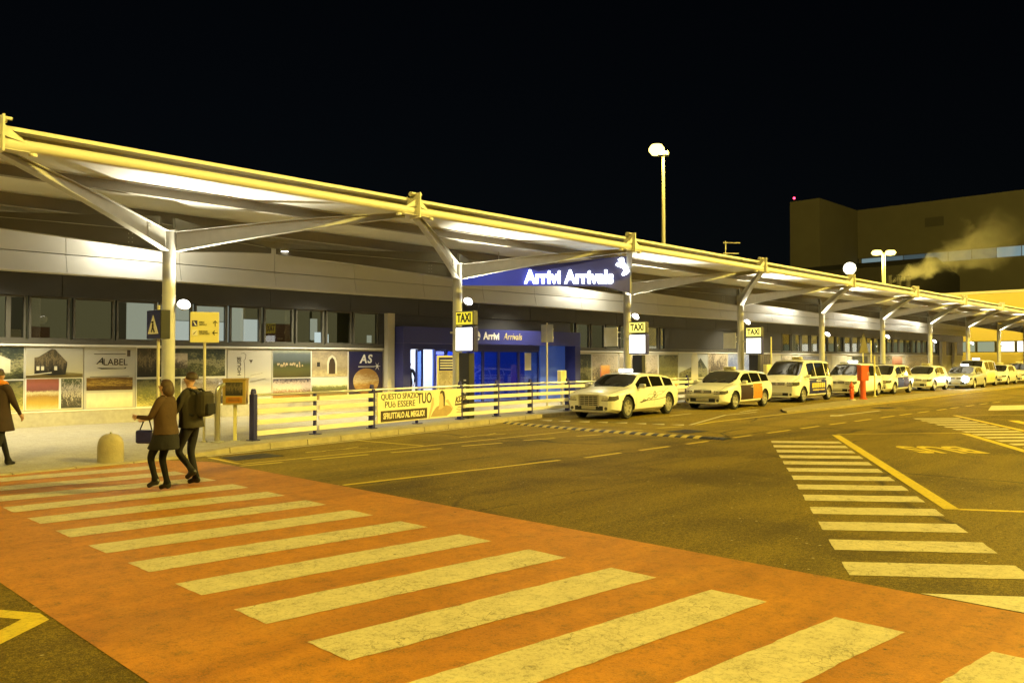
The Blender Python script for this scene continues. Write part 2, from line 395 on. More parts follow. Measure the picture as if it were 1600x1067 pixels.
# traffic island between taxi rank and road
YE = [(27.9,13.42), (31.34,13.40), (39.7,13.58), (50.07,14.1), (66.7,14.62), (100,15.2), (140,15.2)]
ISL = [(28.0,13.6), (29.2,14.3), (32,14.7), (36.2,15.05), (42,15.15), (47.5,15.3), (60,15.5), (79,15.75), (140,16)]
poly = [(a, b + .02) for a, b in YE] + ISL[::-1]
isl = MB(); isl.prism(poly, 'z', -.05, .07); struct(isl.build('traffic_island', pm('island_concrete', (.26,.21,.09), .85, var=.4, scale=3, bump=.4)))

# ---------------------------------------------------------------- painted markings
def strip(mb, p, q, wd, z=.004):
    a = Vector((*p, z)); b = Vector((*q, z)); n = (b - a).cross(Vector((0,0,1))).normalized() * wd / 2
    mb.quad(a - n, a + n, b + n, b - n)
def pline(mb, pts, wd, z=.004):
    n = len(pts); L_, R_ = [], []
    for i, p in enumerate(pts):
        d = Vector((*pts[min(i+1, n-1)], 0)) - Vector((*pts[max(i-1, 0)], 0)); q = d.cross(Vector((0,0,1))).normalized() * wd / 2
        L_.append((p[0]-q.x, p[1]-q.y, z)); R_.append((p[0]+q.x, p[1]+q.y, z))
    mb.add(L_ + R_, [(i, n+i, n+i+1, i+1) for i in range(n-1)])
def ragged(pts, z, step=.07, amp=.009):
    """painted patch with a worn, slightly ragged outline"""
    out = []
    for a, b in zip(pts, pts[1:] + pts[:1]):
        a = Vector((*a, 0)); b = Vector((*b, 0)); n = max(2, int((b - a).length / step)); d = (b - a).normalized(); q = Vector((d.y, -d.x, 0)); w = 0
        for i in range(n):
            w = w * .5 + rnd.gauss(0, amp * .45); e = 0 if i == 0 else w
            p = a.lerp(b, i / n) + q * e; out.append((p.x, p.y, z))
    m = MB(); m.quad(*out); return m
# red crossing band with white bars
rb = MB(); rb.quad((2.0,-9,.004), (7.1,-9,.004), (7.1,14.6,.004), (6.6,15.5,.004), (5.2,15.45,.004), (2.0,15.30,.004))
redc = struct(rb.build('red_crossing', M['red'])); 
for k in range(-6, 11):
    y = 4.86 + k * 1.03
    s = ragged([(3.02, y-.49), (6.03, y-.49-.26), (6.03, y-.26), (3.02, y)], .008)
    s.build('stripe', M['zebra'], redc)
# white-barred walkways beside the bus bays
def walkway(a0, d, e, n, lens):
    w0 = None
    for k in range(n):
        p = Vector((*a0, .004)) + Vector((*d, 0)) * k; L = Vector((*e, 0)) * lens(k)
        t = Vector((*d, 0)) * .5
        s = ragged([tuple(v[:2]) for v in (p, p + t, p + t + L, p + L)], .004); o = s.build('walkway_bar', M['zebra'], w0)
        if w0 is None:
            w0 = struct(o); o.name = 'bar_walkway'
walkway((18.06,9.1), (-.861,-.4925), (.625,-.78), 13, lambda k: 1.55)
walkway((28.19,9.28), (-.697,-.433), (.76,-.65), 14, lambda k: 1.58)
ym = MB()
pline(ym, [(20.60,8.62), (11.40,3.29)], .19)
strip(ym, (11.45,3.25), (12.6,1.4), .11)
strip(ym, (20.9,8.72), (23.46,6.47), .07)
pline(ym, [(23.35,6.42), (19.7,4.28), (14,0.9)], .19)
pline(ym, [(30.7,8.75), (25.3,5.50), (18.5,1.4)], .17)
strip(ym, (30.8,8.72), (33.4,6.47), .07)
pline(ym, [(29.4,6.7), (28.6,6.3), (24,3.5)], .3)
for a, b in [((7.36,15.40),(7.29,14.03)), ((11.36,16.1),(11.67,14.0))]: strip(ym, a, b, .09)
pline(ym, [(7.29,13.98), (11.5,14.02), (16.71,14.14)], .085)
for a, b in [((7.16,13.76),(7.97,13.7)), ((8.57,13.65),(9.83,13.58)), ((10.35,13.53),(11.6,13.39)), ((12.21,13.42),(13.32,13.28)), ((14.1,13.34),(15.01,13.15)),
             ((15.8,13.12),(16.58,12.95)), ((17.75,13.09),(18.36,12.95)), ((19.22,13.05),(20.18,12.86)),
             ((7.16,10.54),(11.8,10.22))]: strip(ym, a, b, .11)
for a, b in [(12.43,13.59),(14.24,15.36),(16.05,16.97),(18.16,19.05),(19.9,21.2),(21.84,23.04),(23.74,24.93),(25.6,26.9),(27.75,28.98),(29.5,30.7),(31.3,32.5),(33.4,34.5),(35,36.1),(37,38.2),(39,40.2),(41,42.2)]:
    strip(ym, (a,10.12), (b,10.12), .11)
pline(ym, [(20.95,12.89), (22.45,13.14), (28.07,13.26), (31.34,13.25), (39.7,13.43), (50.07,13.97), (66.72,14.49), (100,15.05)], .13)
# yellow arrow by the lower left of the crossing, pictogram strokes in the parking bays
ym.quad((1.97,6.64,.004), (1.97,6.86,.004), (1.45,7.72,.004), (1.32,7.64,.004), (1.83,6.79,.004), (1.12,6.14,.004), (1.22,6.00,.004))
def pict(x, y):
    pline(ym, [(x,y), (x+.35,y+.12), (x+.45,y-.06), (x+.1,y-.10), (x,y)], .05)
    pline(ym, [(x+.4,y+.02), (x+1.0,y+.02), (x+1.45,y+.2)], .05); pline(ym, [(x+.9,y+.0), (x+1.46,y-.14)], .05)
pict(9.12,14.78); pict(13.55,14.98)
struct(ym.build('yellow_lane_markings', M['line_yellow']))
wm = MB()
pline(wm, [(7.4,15.58), (9.23,15.80), (11.42,16.18), (14.78,16.82), (17.09,17.30)], .09)
pline(wm, [(20.83,13.01), (25.37,14.45), (27.7,14.5)], .10)
strip(wm, (23.7,15.6), (25.3,15.75), .09); strip(wm, (27.2,14.9), (29.2,15.2), .09)
for x_, y_ in [(19.24,17.15),(19.43,16.57),(19.65,15.97),(19.84,15.42),(20.1,14.88),(20.24,14.29),(20.42,13.77),(20.62,13.23)]:
    wm.quad((x_+.25,y_+.02,.004), (x_-.12,y_+.24,.004), (x_-.10,y_-.22,.004))
wm.quad((27.3,11.62,.004), (27.9,11.85,.004), (28.0,11.66,.004), (31.6,11.62,.004), (31.6,11.5,.004), (28.0,11.52,.004), (27.9,11.35,.004))
wm.quad((38.3,9.5,.004), (39.8,8.6,.004), (36,7.8,.004), (34.6,8.7,.004))
wm.quad((7.13,2.30,.004), (7.55,1.75,.004), (9.0,-.1,.004), (8.6,-.3,.004), (7.13,1.4,.004))
struct(wm.build('white_lane_markings', M['line_white']))
# BUS, read from the far side of the bay
me = text_mesh('BUS', 1, .03, .0, 'LEFT')
xs = [v.co.x for v in me.vertices]; ys = [v.co.y for v in me.vertices]; x0, x1_, y0, y1 = min(xs), max(xs), min(ys), max(ys)
for v in me.vertices:
    a = (v.co.x - x0) / (x1_ - x0); b = (v.co.y - y0) / (y1 - y0)
    v.co = (19.75 - .92*a - 1.02*b, 5.62 + 1.04*a - .96*b, .004)
me.materials.clear(); me.materials.append(M['line_yellow'])
for p in me.polygons: p.material_index = 0
struct(link('bus_lettering', me))

# rubber speed hump of yellow and black blocks
hm = thing('speed_hump', 'striped black and yellow rubber speed hump across the lane before the first taxi', 'speed hump', (17.55,13.8,0))
M['humpyellow'] = pm('hump_yellow', (.52,.42,.10), .6, var=.25, scale=10)
prof = [(-.20,0), (-.16,.02), (-.08,.042), (0,.048), (.08,.042), (.16,.02), (.20,0)]
nb = 46; y = 17.35
for i in range(nb):
    ya = 17.35 - (17.35 - 9.95) * i / nb; yb = 17.35 - (17.35 - 9.95) * (i + 1) / nb + .008
    cx = 17.62 - .30 * math.sin(math.pi * i / nb)
    b = MB(); b.prism([(cx + p[0], p[1] + .003) for p in prof], 'y', yb, ya)
    b.build('hump_block', M['humpyellow'] if (i % 2 and i < nb - 3) else M['black'], hm, world=True)
# ================================================================ canopy
Yp, zp, bay, X0 = 15.84, 5.58, 8.978, 3.85
NODE = [X0 + bay * n for n in range(-1, 11)]; CX = [X0 + bay * (n + .5) - (.15 if n == 0 else 0) for n in range(-1, 10)]
Yc = 19.25; Yr = 22.65; XA, XB = NODE[0] - .4, NODE[-1] + .3
can = thing('canopy', 'long white steel canopy on branching columns in front of the terminal', 'canopy', (XA, Yc, .12))
def part(mb, name, mat, parent=can, smooth=False): return mb.build(name, mat, parent, smooth, world=True)
part(MB().cyl((XA,Yp,zp), (XB,Yp,zp), .105, n=20), 'edge_pipe', M['rail'], smooth=True)
gt = MB(); gt.box(XA, XB, 15.92, 16.22, 5.835, 5.905); part(gt, 'edge_gutter', M['rail'])
part(MB().box(XA, XB, 16.20, 16.24, 5.60, 5.833), 'edge_fascia', M['steel'])
# roof sheets, one per bay, laid with a joint
for i in range(len(NODE) - 1):
    a, b = NODE[i], NODE[i+1]
    for ya, yb in ((16.25, 18.2), (18.2, 21.2), (21.2, 24.0)):
        part(MB().box(a + .012, b - .012, ya + .01, yb - .01, 5.72, 5.80), 'roof_panel', M['roofsheet'])
for y_, z0, z1 in ((18.2, 5.50, 5.71), (21.2, 5.42, 5.71)):
    p = MB(); p.box(XA, XB, y_-.012, y_+.012, z0, z1); p.box(XA, XB, y_-.09, y_+.09, z0-.014, z0); part(p, 'purlin', M['purlin'])
p = MB(); p.box(XA, XB, Yr-.012, Yr+.012, 5.30, 5.71); p.box(XA, XB, Yr-.10, Yr+.10, 5.284, 5.30); p.box(XA, XB, Yr-.10, Yr-.013, 5.50, 5.515); part(p, 'rear_beam', M['steel'])
def arm(A, B, da, db, curve=.10):
    """tapered I-section branch; A at the column (bottom z), B at the pipe (bottom z)"""
    mb = MB(); n = 12; A = Vector(A); B = Vector(B); d = B - A; d.z = 0; d.normalize(); s = Vector((-d.y, d.x, 0))
    lo, hi = [], []
    for i in range(n + 1):
        t = i / n; p = A.lerp(B, t); p.z -= curve * math.sin(math.pi * t) * -.6
        dep = da + (db - da) * t ** .9
        lo.append(p); hi.append(p + Vector((0,0,dep)))
    def slab(pts, w_, th):
        v = []
        for q in pts: v += [q - s*w_, q + s*w_, q + s*w_ + Vector((0,0,th)), q - s*w_ + Vector((0,0,th))]
        f = [(0,1,2,3), tuple(len(v)-4+k for k in (3,2,1,0))]
        for i in range(len(pts)-1):
            for k in range(4): f.append((i*4+k, i*4+(k+1)%4, i*4+4+(k+1)%4, i*4+4+k))
        mb.add(v, f)
    slab(lo, .085, .014); slab(hi, .085, .014)
    v = []
    for a, b in zip(lo, hi): v += [a - s*.009, a + s*.009, b + s*.009, b - s*.009]
    f = [(0,1,2,3)]
    for i in range(n):
        for k in range(4): f.append((i*4+k, i*4+(k+1)%4, i*4+4+(k+1)%4, i*4+4+k))
    mb.add(v, f)
    # splice plate and bolts near the column
    q = A.lerp(B, .13); 
    for sg in (-1, 1):
        c = q + s * sg * .012
        mb.hexa([c - d*.07 + Vector((0,0,.03)), c + d*.07 + Vector((0,0,.05)), c + d*.07 + s*sg*.012 + Vector((0,0,.05)), c - d*.07 + s*sg*.012 + Vector((0,0,.03))],
                [c - d*.07 + Vector((0,0,.40)), c + d*.07 + Vector((0,0,.40)), c + d*.07 + s*sg*.012 + Vector((0,0,.40)), c - d*.07 + s*sg*.012 + Vector((0,0,.40))])
        for dx in (-.04, .04):
            for dz in (.12, .22, .32):
                e = c + d*dx + s*sg*.012 + Vector((0,0,dz)); mb.cyl(e, e + s*sg*.012, .014, n=6)
    return mb
for cx in CX:
    c = MB(); c.cyl((cx,Yc,.12), (cx,Yc,4.92), .148, n=24); c.cyl((cx,Yc,.12), (cx,Yc,.15), .26, n=24); c.cyl((cx,Yc,4.92), (cx,Yc,4.95), .19, n=20)
    c.cyl((cx,Yc,3.40), (cx,Yc,3.43), .157, n=24)
    co = c.build('column', M['steel'], can, True, world=True)
    for sx in (-1, 1):
        part(arm((cx + sx*.13, Yc-.10, 4.45), (cx + sx*(bay/2-.10), Yp+.08, 5.40), .46, .10), 'branch', M['steel'])
        part(arm((cx + sx*.13, Yc+.10, 4.45), (cx + sx*(bay/2-.10), Yr-.10, 5.10), .46, .16, .04), 'branch', M['steel'])
        # dark infill between the rear branch and the roof
        a = Vector((cx + sx*.16, Yc+.13, 0)); b_ = Vector((cx + sx*(bay/2-.02), Yr-.115, 0)); nn = (b_-a).cross(Vector((0,0,1))).normalized()*.03
        w_ = MB(); w_.hexa([a-nn+Vector((0,0,4.50)), b_-nn+Vector((0,0,5.12)), b_+nn+Vector((0,0,5.12)), a+nn+Vector((0,0,4.50))], [a-nn+Vector((0,0,5.28)), b_-nn+Vector((0,0,5.28)), b_+nn+Vector((0,0,5.28)), a+nn+Vector((0,0,5.28))])
        part(w_, 'soffit_panel', M['soffit'])
for nx in NODE:
    c = MB(); c.box(nx-.018, nx+.018, 15.62, 16.02, 5.40, 6.02); c.cyl((nx-.11,15.9,6.0), (nx+.11,15.9,6.0), .055, n=12); c.cyl((nx-.16,15.78,6.0), (nx+.16,15.78,6.0), .03, n=8)
    c.prism([(15.70,5.69), (16.0,5.69), (16.0,5.95)], 'x', nx-.13, nx-.115)
    for dx in (-1, 1):
        c.add([(nx+dx*.02,15.72,5.69),(nx+dx*.42,15.74,5.60),(nx+dx*.02,15.72,5.88),(nx+dx*.02,15.76,5.69),(nx+dx*.42,15.76,5.60),(nx+dx*.02,15.76,5.88)], [(0,1,2),(3,5,4),(0,3,4,1),(1,4,5,2),(2,5,3,0)])
        c.box(nx+dx*.22-.2, nx+dx*.22+.2, 15.70, 15.98, 5.455, 5.47); c.cyl((nx+dx*.5,15.84,5.42), (nx+dx*.5,15.84,5.47), .07, n=10)
    part(c, 'node_clamp', M['rail'])
# recessed ceiling lamps on the rear beam
for dx in (5.43, 13.07, 15.07, 24.4, 33.79, 42.3, 46.0, 52.0, 60.5, 70):
    dl = MB(); dl.cyl((dx,Yr-.25,5.20), (dx,Yr-.25,5.29), .15, n=16); d_ = part(dl, 'ceiling_lamp', M['steel'])
    ln = MB(); ln.cyl((dx,Yr-.25,5.192), (dx,Yr-.25,5.199), .12, n=16); ln.build('lens', emat('ceiling_lens', (1,.96,.9), 14), d_, world=True)
    l = bpy.data.lights.new('ceiling_light', 'SPOT'); l.energy = 1900; l.color = (1,.90,.60); l.spot_size = R(112); l.spot_blend = .7; l.shadow_soft_size = .1
    lo = link('ceiling_light', l); lo.location = (dx, Yr-.25, 5.15); lo['kind'] = 'helper'

# ---------------------------------------------------------------- floodlights on the columns, washing the canopy
M['floodlens'] = emat('flood_lens', (1.0,.97,.95), 9)
for n, cx in enumerate(CX):
    if n == 0: zl = 3.2
    zl = [3.2,3.2,3.74,3.6,3.68,3.3,3.35,3.2,3.2,3.2,3.2][n]
    f = thing('floodlight', f'white disc floodlight tilted up on the {["column outside the frame","column beside the pedestrian crossing signs","column behind the TAXI box and dark totem","column just behind the first white taxi","column at the third taxi box","column behind the white van taxi","column behind the taxi with the dark door","column right of the far windows","second last column by the ochre building","last column by the ochre building","column beyond the canopy end"][n]}', 'floodlight', (cx, Yc, zl), 0, 'disc floodlights on the canopy columns')
    b = MB(); b.box(.10, .20, -.04, .04, -.03, .03); b.cyl((.14,-.02,-.02), (.26,-.16,-.02), .02, n=8); b.build('bracket', M['steel'], f)
    ax = Vector((-.15,-.62,.60)).normalized(); c = Vector((.27,-.20,0))
    h = MB(); h.cyl(c - ax*.12, c - ax*.02, .07, .155, n=20); h.cyl(c - ax*.02, c, .155, n=20); h.build('housing', M['steel'], f, True)
    e = MB(); e.lathe([(0,-.03),(.145,0),(.14,.03),(.11,.065),(.06,.085),(0,.092)], n=20); e.v = [tuple(c + ax.to_track_quat('Z','Y').to_matrix() @ Vector(p)) for p in e.v]; e.build('lens', M['floodlens'], f, True)
    l = bpy.data.lights.new('flood_beam', 'SPOT'); l.energy = 1900; l.color = (1,.93,.70); l.spot_size = R(108); l.spot_blend = .9; l.shadow_soft_size = .12
    lo = link('flood_beam', l); lo.location = Vector((cx, Yc, zl)) + c + ax * .16
    lo.rotation_euler = Vector((.03,-.42,.9)).to_track_quat('-Z', 'Y').to_euler()
# ================================================================ terminal building
TX0, TX1, YF = -5.0, 88.0, 24.25
ter = thing('terminal_building', 'long low airport terminal with silver cladding band, dark fascia and a strip of windows', 'building', (TX0, YF, .12))
def tp(mb, name, mat, parent=ter, smooth=False): return mb.build(name, mat, parent, smooth, world=True)
PX0, PX1 = 18.70, 28.45            # opening of the arrivals entrance
def span(mb, y0, y1, z0, z1, gap=None):
    if gap: mb.box(TX0, gap[0], y0, y1, z0, z1); mb.box(gap[1], TX1, y0, y1, z0, z1)
    else: mb.box(TX0, TX1, y0, y1, z0, z1)
q = MB(); span(q, YF, YF+.25, .10, .50, (PX0, PX1)); tp(q, 'plinth', M['stone'])
q = MB(); span(q, YF+.05, YF+.25, .50, 2.36, (PX0, PX1)); tp(q, 'lower_wall', M['cream'])
q = MB(); span(q, YF-.03, YF+.05, 2.27, 2.32, (PX0, PX1)); tp(q, 'white_trim', M['white'])
q = MB(); span(q, YF-.01, YF+.05, .50, .53, (PX0, PX1)); tp(q, 'lower_trim', M['white'])
q = MB(); span(q, YF-.02, YF+.25, 2.32, 2.45, (PX0, PX1)); tp(q, 'window_sill', M['frame'])
# dark fascia and silver cladding, panel by panel
x = TX0
while x < TX1 - .1:
    x1 = min(x + 3.1, TX1)
    tp(MB().box(x+.008, x1-.008, YF-.05, YF+.2, 3.60, 4.20), 'fascia_panel', M['dark'])
    s = MB(); s.add([(x+.006,YF-.42,4.235),(x1-.006,YF-.42,4.235),(x1-.006,YF+.1,4.235),(x+.006,YF+.1,4.235),(x+.006,YF-.30,4.72),(x1-.006,YF-.30,4.72),(x1-.006,YF+.1,4.72),(x+.006,YF+.1,4.72)],
          [(3,2,1,0),(4,5,6,7),(0,1,5,4),(1,2,6,5),(2,3,7,6),(3,0,4,7)]); tp(s, 'cladding_panel', M['silver'])
    s = MB(); s.add([(x+.006,YF-.31,4.74),(x1-.006,YF-.31,4.74),(x1-.006,YF+.1,4.74),(x+.006,YF+.1,4.74),(x+.006,YF-.26,5.70),(x1-.006,YF-.26,5.70),(x1-.006,YF+.1,5.70),(x+.006,YF+.1,5.70)],
          [(3,2,1,0),(4,5,6,7),(0,1,5,4),(1,2,6,5),(2,3,7,6),(3,0,4,7)]); tp(s, 'cladding_panel', M['silver'])
    x = x1
q = MB(); q.box(TX0, TX1, YF-.44, YF-.02, 4.20, 4.232); tp(q, 'cladding_lip', M['white'])
q = MB(); q.box(TX0, TX1, YF+.12, 40, 5.82, 5.98); q.box(TX1-.2, TX1, YF+.26, 40, .1, 5.81); q.box(TX0, TX0+.2, YF+.26, 40, .1, 5.81); q.box(TX0+.21, TX1-.21, 39.8, 40, .1, 5.81)
tp(q, 'roof', M['roofdark'])
q = MB(); span(q, YF+1.7, YF+1.8, .1, 5.8, (PX0, PX1)); tp(q, 'inner_wall', pm('inner_wall', (.40,.38,.22), .8, var=.1))
# light pilaster left of the entrance
tp(MB().box(18.20, 18.52, YF-.24, YF-.03, .12, 3.60), 'pilaster', M['cream'])

BL = {'pale': emat('lit_pale_blind', (.72,.78,.66), .58), 'bright': emat('lit_bright_blind', (.74,.84,.84), .85), 'olive': emat('lit_olive_blind', (.30,.275,.135), .36),
      'dark': emat('dim_dark_room', (.30,.27,.14), .13), 'green': emat('lit_green_blind', (.42,.40,.22), .36), 'box': emat('lit_notice', (.75,.9,1), 1.2), 'warm': emat('warm_room', (.36,.20,.08), .12)}
def window(xa, xb, kinds, z0=2.45, z1=3.6, fr=.055):
    w_ = MB(); y0, y1 = YF-.0, YF+.12
    w_.box(xa, xb, y0, y1, z1-fr, z1-.004); w_.box(xa, xb, y0, y1, z0+.003, z0+.04); w_.box(xa, xa+fr, y0, y1, z0+.04, z1-fr); w_.box(xb-fr, xb, y0, y1, z0+.04, z1-fr)
    wo_ = tp(w_, 'window', M['frame'])
    MB().box(xa+fr, xb-fr, YF+.05, YF+.062, z0+.04, z1-fr).build('pane', M['glass'], wo_, world=True)
    for k, (f0, f1, g0, g1, kind, dep) in enumerate(kinds):
        w2 = xb - xa
        MB().box(xa + f0*w2 + .01, xa + f1*w2 - .01, YF+dep, YF+dep+.02, z0 + g0*(z1-z0) + .01, z0 + g1*(z1-z0) - .01).build('blind' if kind != 'box' else 'lit_notice', BL[kind], wo_, world=True)
full = lambda k, d=.14: [(0,1,0,1,k,d)]
W_ = [(-4.5,-3.4,full('dark')), (-3.4,-2.3,full('dark')), (-2.3,-1.2,full('olive')), (-1.2,-.1,full('dark')), (-.1,1.0,full('olive')), (1.0,2.1,full('olive')), (2.1,3.2,full('dark')), (3.2,4.3,full('green')),
      (4.3,5.35,full('olive')), (5.4,6.14,full('green')), (6.14,6.55,full('dark')),
      (6.62,7.62,[(0,1,0,1,'olive',.17),(0,.55,0,.30,'warm',.13)]), (7.7,8.78,full('olive')), (8.84,9.98,[(0,.28,0,1,'dark',.13),(.28,1,0,1,'pale',.15)]),
      (10.05,11.04,[(0,1,0,.55,'bright',.15),(0,1,.55,1,'pale',.15)]), (11.12,12.15,[(0,1,0,.55,'bright',.15),(0,1,.55,1,'pale',.15)]), (12.25,13.30,[(0,.5,0,1,'pale',.15),(.5,1,0,.66,'bright',.15),(.5,1,.66,1,'olive',.15)]),
      (13.42,14.48,[(0,1,.55,1,'green',.17),(0,1,0,.55,'warm',.15)]), (14.58,15.66,[(0,.58,0,1,'olive',.17),(.58,.85,.1,.75,'pale',.14),(.72,.98,0,.35,'box',.10)]),
      (15.76,16.80,[(0,1,0,1,'olive',.9),(.04,.16,0,.3,'box',.10)]), (16.87,17.95,[(0,1,0,1,'olive',.17),(.62,.82,.05,.3,'pale',.12)])]
x = 29.15
W2 = []
while x < 36.3: W2.append((x, x+1.02, full('green' if int(x) % 3 else 'olive', .14))); x += 1.14
x = 49.8; i = 0
while x < 80:
    W2.append((x, x+1.25, full(['dark','olive','green','green','olive','green','dark','olive','green','olive'][i % 10], .14))); x += 1.4; i += 1
for a in W_ + W2: window(*a)
# dark infill between windows and behind the tall posters
for xa, xb in ((36.4,49.7), (80.2,TX1), (17.98,18.66)): tp(MB().box(xa, xb, YF, YF+.1, 2.46, 3.59), 'dark_infill', M['dark'])
tp(MB().box(80.8, 82.0, YF-.26, YF-.02, .12, 3.55), 'pilaster', M['cream'])
tp(MB().box(84.5, 85.2, YF-.26, YF-.02, .12, 3.55), 'pilaster', M['cream'])
# lamps under the rear roof edge
for ux in (9.2, 29.5, 50.0, 62.0, 74.0):
    u = thing('fascia_lamp', f'small lamp under the canopy roof lighting the cladding {["left of the first column","below the big Arrivi Arrivals letters","between the third and fourth taxi boxes","above the far windows","near the terminal end"][(9.2,29.5,50.0,62.0,74.0).index(ux)]}', 'lamp', (ux, 23.0, 5.38), 0, 'fascia lamps under the rear of the canopy')
    b = MB(); b.cyl((0,0,.16), (0,0,.33), .018, n=6); b.build('hanger', M['dark'], u)
    b = MB(); b.bbox(-.22, .22, -.08, .06, 0, .16, .02); b.build('housing', M['dark'], u)
    b = MB(); b.box(-.19, .19, .061, .072, .02, .14); b.build('lens', M['floodlens'], u)
    for dx in (-.5, .5):
        l = bpy.data.lights.new('fascia_light', 'POINT'); l.energy = 80; l.color = (1,.94,.76); l.shadow_soft_size = .15
        lo = link('fascia_light', l); lo.location = (ux + dx, 23.16, 5.42)

# ---------------------------------------------------------------- arrivals entrance
por = thing('entrance_portal', 'blue entrance portal lettered Arrivi Arrivals with sliding glass doors', 'entrance', (23.4, 23.6, .12))
def pp(mb, name, mat, parent=por): return mb.build(name, mat, parent, world=True)
a, b, yf, yb = 18.55, 28.62, 23.55, 25.4
pp(MB().box(a, b, yf, yb, 2.52, 3.12), 'header', M['blue'])
pp(MB().box(a, a+.34, yf, yb, .12, 2.517), 'jamb', M['blue']); pp(MB().box(b-.36, b, yf, yb, .12, 2.517), 'jamb', M['blue'])
M['blueglow'] = pm('glowing_blue_panel', (.06,.11,.50), .35, var=.12, emit=(.06,.16,.70), es=.16)  # light on the blue panels is put in as a glow
pp(MB().box(26.60, b-.362, 24.15, 24.25, .12, 2.517), 'side_panel', M['blueglow'])
q = MB(); q.box(a+.343, 26.6, 24.2, 24.32, 2.30, 2.517); pp(q, 'door_head', M['blue'])
# sliding doors: closed blue glass leaves, two open gaps
def door(xa, xb, mat, name='door'):
    f = MB(); y0, y1 = 24.22, 24.30; t = .05
    f.box(xa, xa+t, y0, y1, .13, 2.297); f.box(xb-t, xb, y0, y1, .13, 2.297); f.box(xa+t, xb-t, y0, y1, 2.23, 2.297); f.box(xa+t, xb-t, y0, y1, .13, .22)
    d = pp(f, name, M['blue']); MB().box(xa+t, xb-t, 24.25, 24.262, .22, 2.23).build('pane', mat, d, world=True)
for xa, xb in ((19.72,20.05), (20.62,21.20), (21.22,21.8), (22.35,23.2), (23.22,24.1), (24.12,25.3), (25.32,26.58)): door(xa, xb, M['blueglass'])
# hall behind the doors
hl = MB(); hl.box(18.8, 28.3, 30, 30.1, .12, 2.8); hl.box(18.7, 18.8, 24.4, 30.1, .12, 2.8); hl.box(28.3, 28.4, 24.4, 30.1, .12, 2.8); hl.box(18.7, 28.4, 24.4, 30.1, 2.8, 2.9); hl.box(18.7, 28.4, 24.33, 30.1, .118, .125)
pp(hl, 'hall_lining', pm('hall_white', (.72,.75,.78), .6, var=.03))
q = MB(); q.box(22.6, 28.2, 26.6, 26.7, .13, 2.75); pp(q, 'blue_backing', M['blueglow'])  # added backing, its blue glow colours the door glass
q = MB(); q.box(20.1, 21.3, 27.6, 27.7, .13, 2.2); pp(q, 'blue_backing', pm('hall_blue_door', (.12,.22,.45), .5, var=.05))
for lx, ly in ((20.2,26.2), (24.5,28.6), (23.2,25.5)):
    ll = MB(); ll.box(lx-.8, lx+.8, ly-.15, ly+.15, 2.76, 2.79); pp(ll, 'hall_light', emat('hall_tube', (.85,.93,1), 9))
    l = bpy.data.lights.new('hall_lamp', 'AREA'); l.energy = 130; l.color = (.86,.93,1); l.size = 1.6; l.size_y = .3; l.shape = 'RECTANGLE'
    lo = link('hall_lamp', l); lo.location = (lx, ly, 2.74)
text('lettering', 'Arrivi', M['letterwhite'], por, (23.02, yf-.006, 2.84), .40, bold=.012, sx=.95, world=True)
text('lettering', 'Arrivals', M['lettergold'], por, (24.24, yf-.006, 2.84), .40, shear=.25, sx=.86, world=True)
q = MB(); q.cyl((22.2,yf-.008,2.85), (22.2,yf-.001,2.85), .20, n=24); lg = pp(q, 'plane_logo', M['letterwhite'])
q = MB(); q.prism([(22.10,2.98),(22.17,2.94),(22.24,2.84),(22.36,2.80),(22.38,2.76),(22.20,2.76),(22.12,2.70),(22.10,2.74),(22.16,2.82),(22.08,2.92)], 'y', yf-.014, yf-.009); q.build('plane_shape', M['blue'], lg, world=True)
# small stickers and warning strips on the glass
st = MB(); st.box(25.7, 26.1, 24.235, 24.245, 1.45, 2.2); pp(st, 'notice', M['white'])
q = MB(); q.box(PX0-.05, PX1+.3, YF, YF+.12, 3.125, 3.59); tp(q, 'dark_infill', M['dark'])
# ================================================================ posters along the lower wall
YB = YF + .05
def poster(xa, xb, z0, z1, label, mat=None, group=None):
    t = thing('poster', label, 'poster', (xa, YB, z0))
    b = MB(); b.bbox(0, xb-xa, -.035, -.003, 0, z1-z0, .004); b.build('board', mat or M['white'], t)
    t['w'] = xb-xa; del t['w']
    return t
def pr(t, x0, x1, z0, z1, mat, name='print', d=.036):
    b = MB(); b.box(x0, x1, -d-.006, -d, z0, z1); return b.build(name, mat, t)
def shape(t, pts, mat, d=.043, name='print'):
    b = MB(); b.prism(pts, 'y', -d-.004, -d); return b.build(name, mat, t)
G1 = [(.0,(.02,.022,.012)),(.3,(.09,.095,.035)),(.5,(.36,.33,.17)),(.7,(.07,.08,.05)),(1,(.02,.028,.028))]
PM = lambda *a, **k: picture_mat('print_' + a[0], *a[1:], **k)
p_green = PM('foliage', G1, scale=4, amt=.6, fine=16, famt=0.85)
p_stone = PM('stone', [(.2,(.045,.038,.030)),(.42,(.180,.150,.105)),(.55,(.450,.390,.285)),(.75,(.240,.195,.135)),(1,(.600,.540,.420))], scale=6, amt=.8, fine=22, famt=1.02)
p_rock = PM('rock', [(.2,(.080,.064,.048)),(.5,(.384,.320,.224)),(.7,(.576,.496,.368)),(1,(.352,.304,.224))], scale=5, amt=.8, fine=18, famt=0.85, seed=3)
p_vine = PM('vineyard', [(0,(.540,.446,.203)),(.18,(.432,.297,.054)),(.42,(.297,.176,.041)),(.55,(.608,.540,.297)),(.62,(.189,.068,.054)),(.82,(.297,.095,.068)),(1,(.243,.081,.027))], scale=4, amt=.10, fine=18, famt=.16)
p_gravel = PM('gravel', [(.2,(.045,.042,.030)),(.45,(.210,.180,.135)),(.6,(.570,.510,.405)),(.8,(.150,.135,.075)),(1,(.060,.075,.030))], scale=7, amt=.6, fine=14, famt=1.19, seed=1, stretch=(1,1,.6))
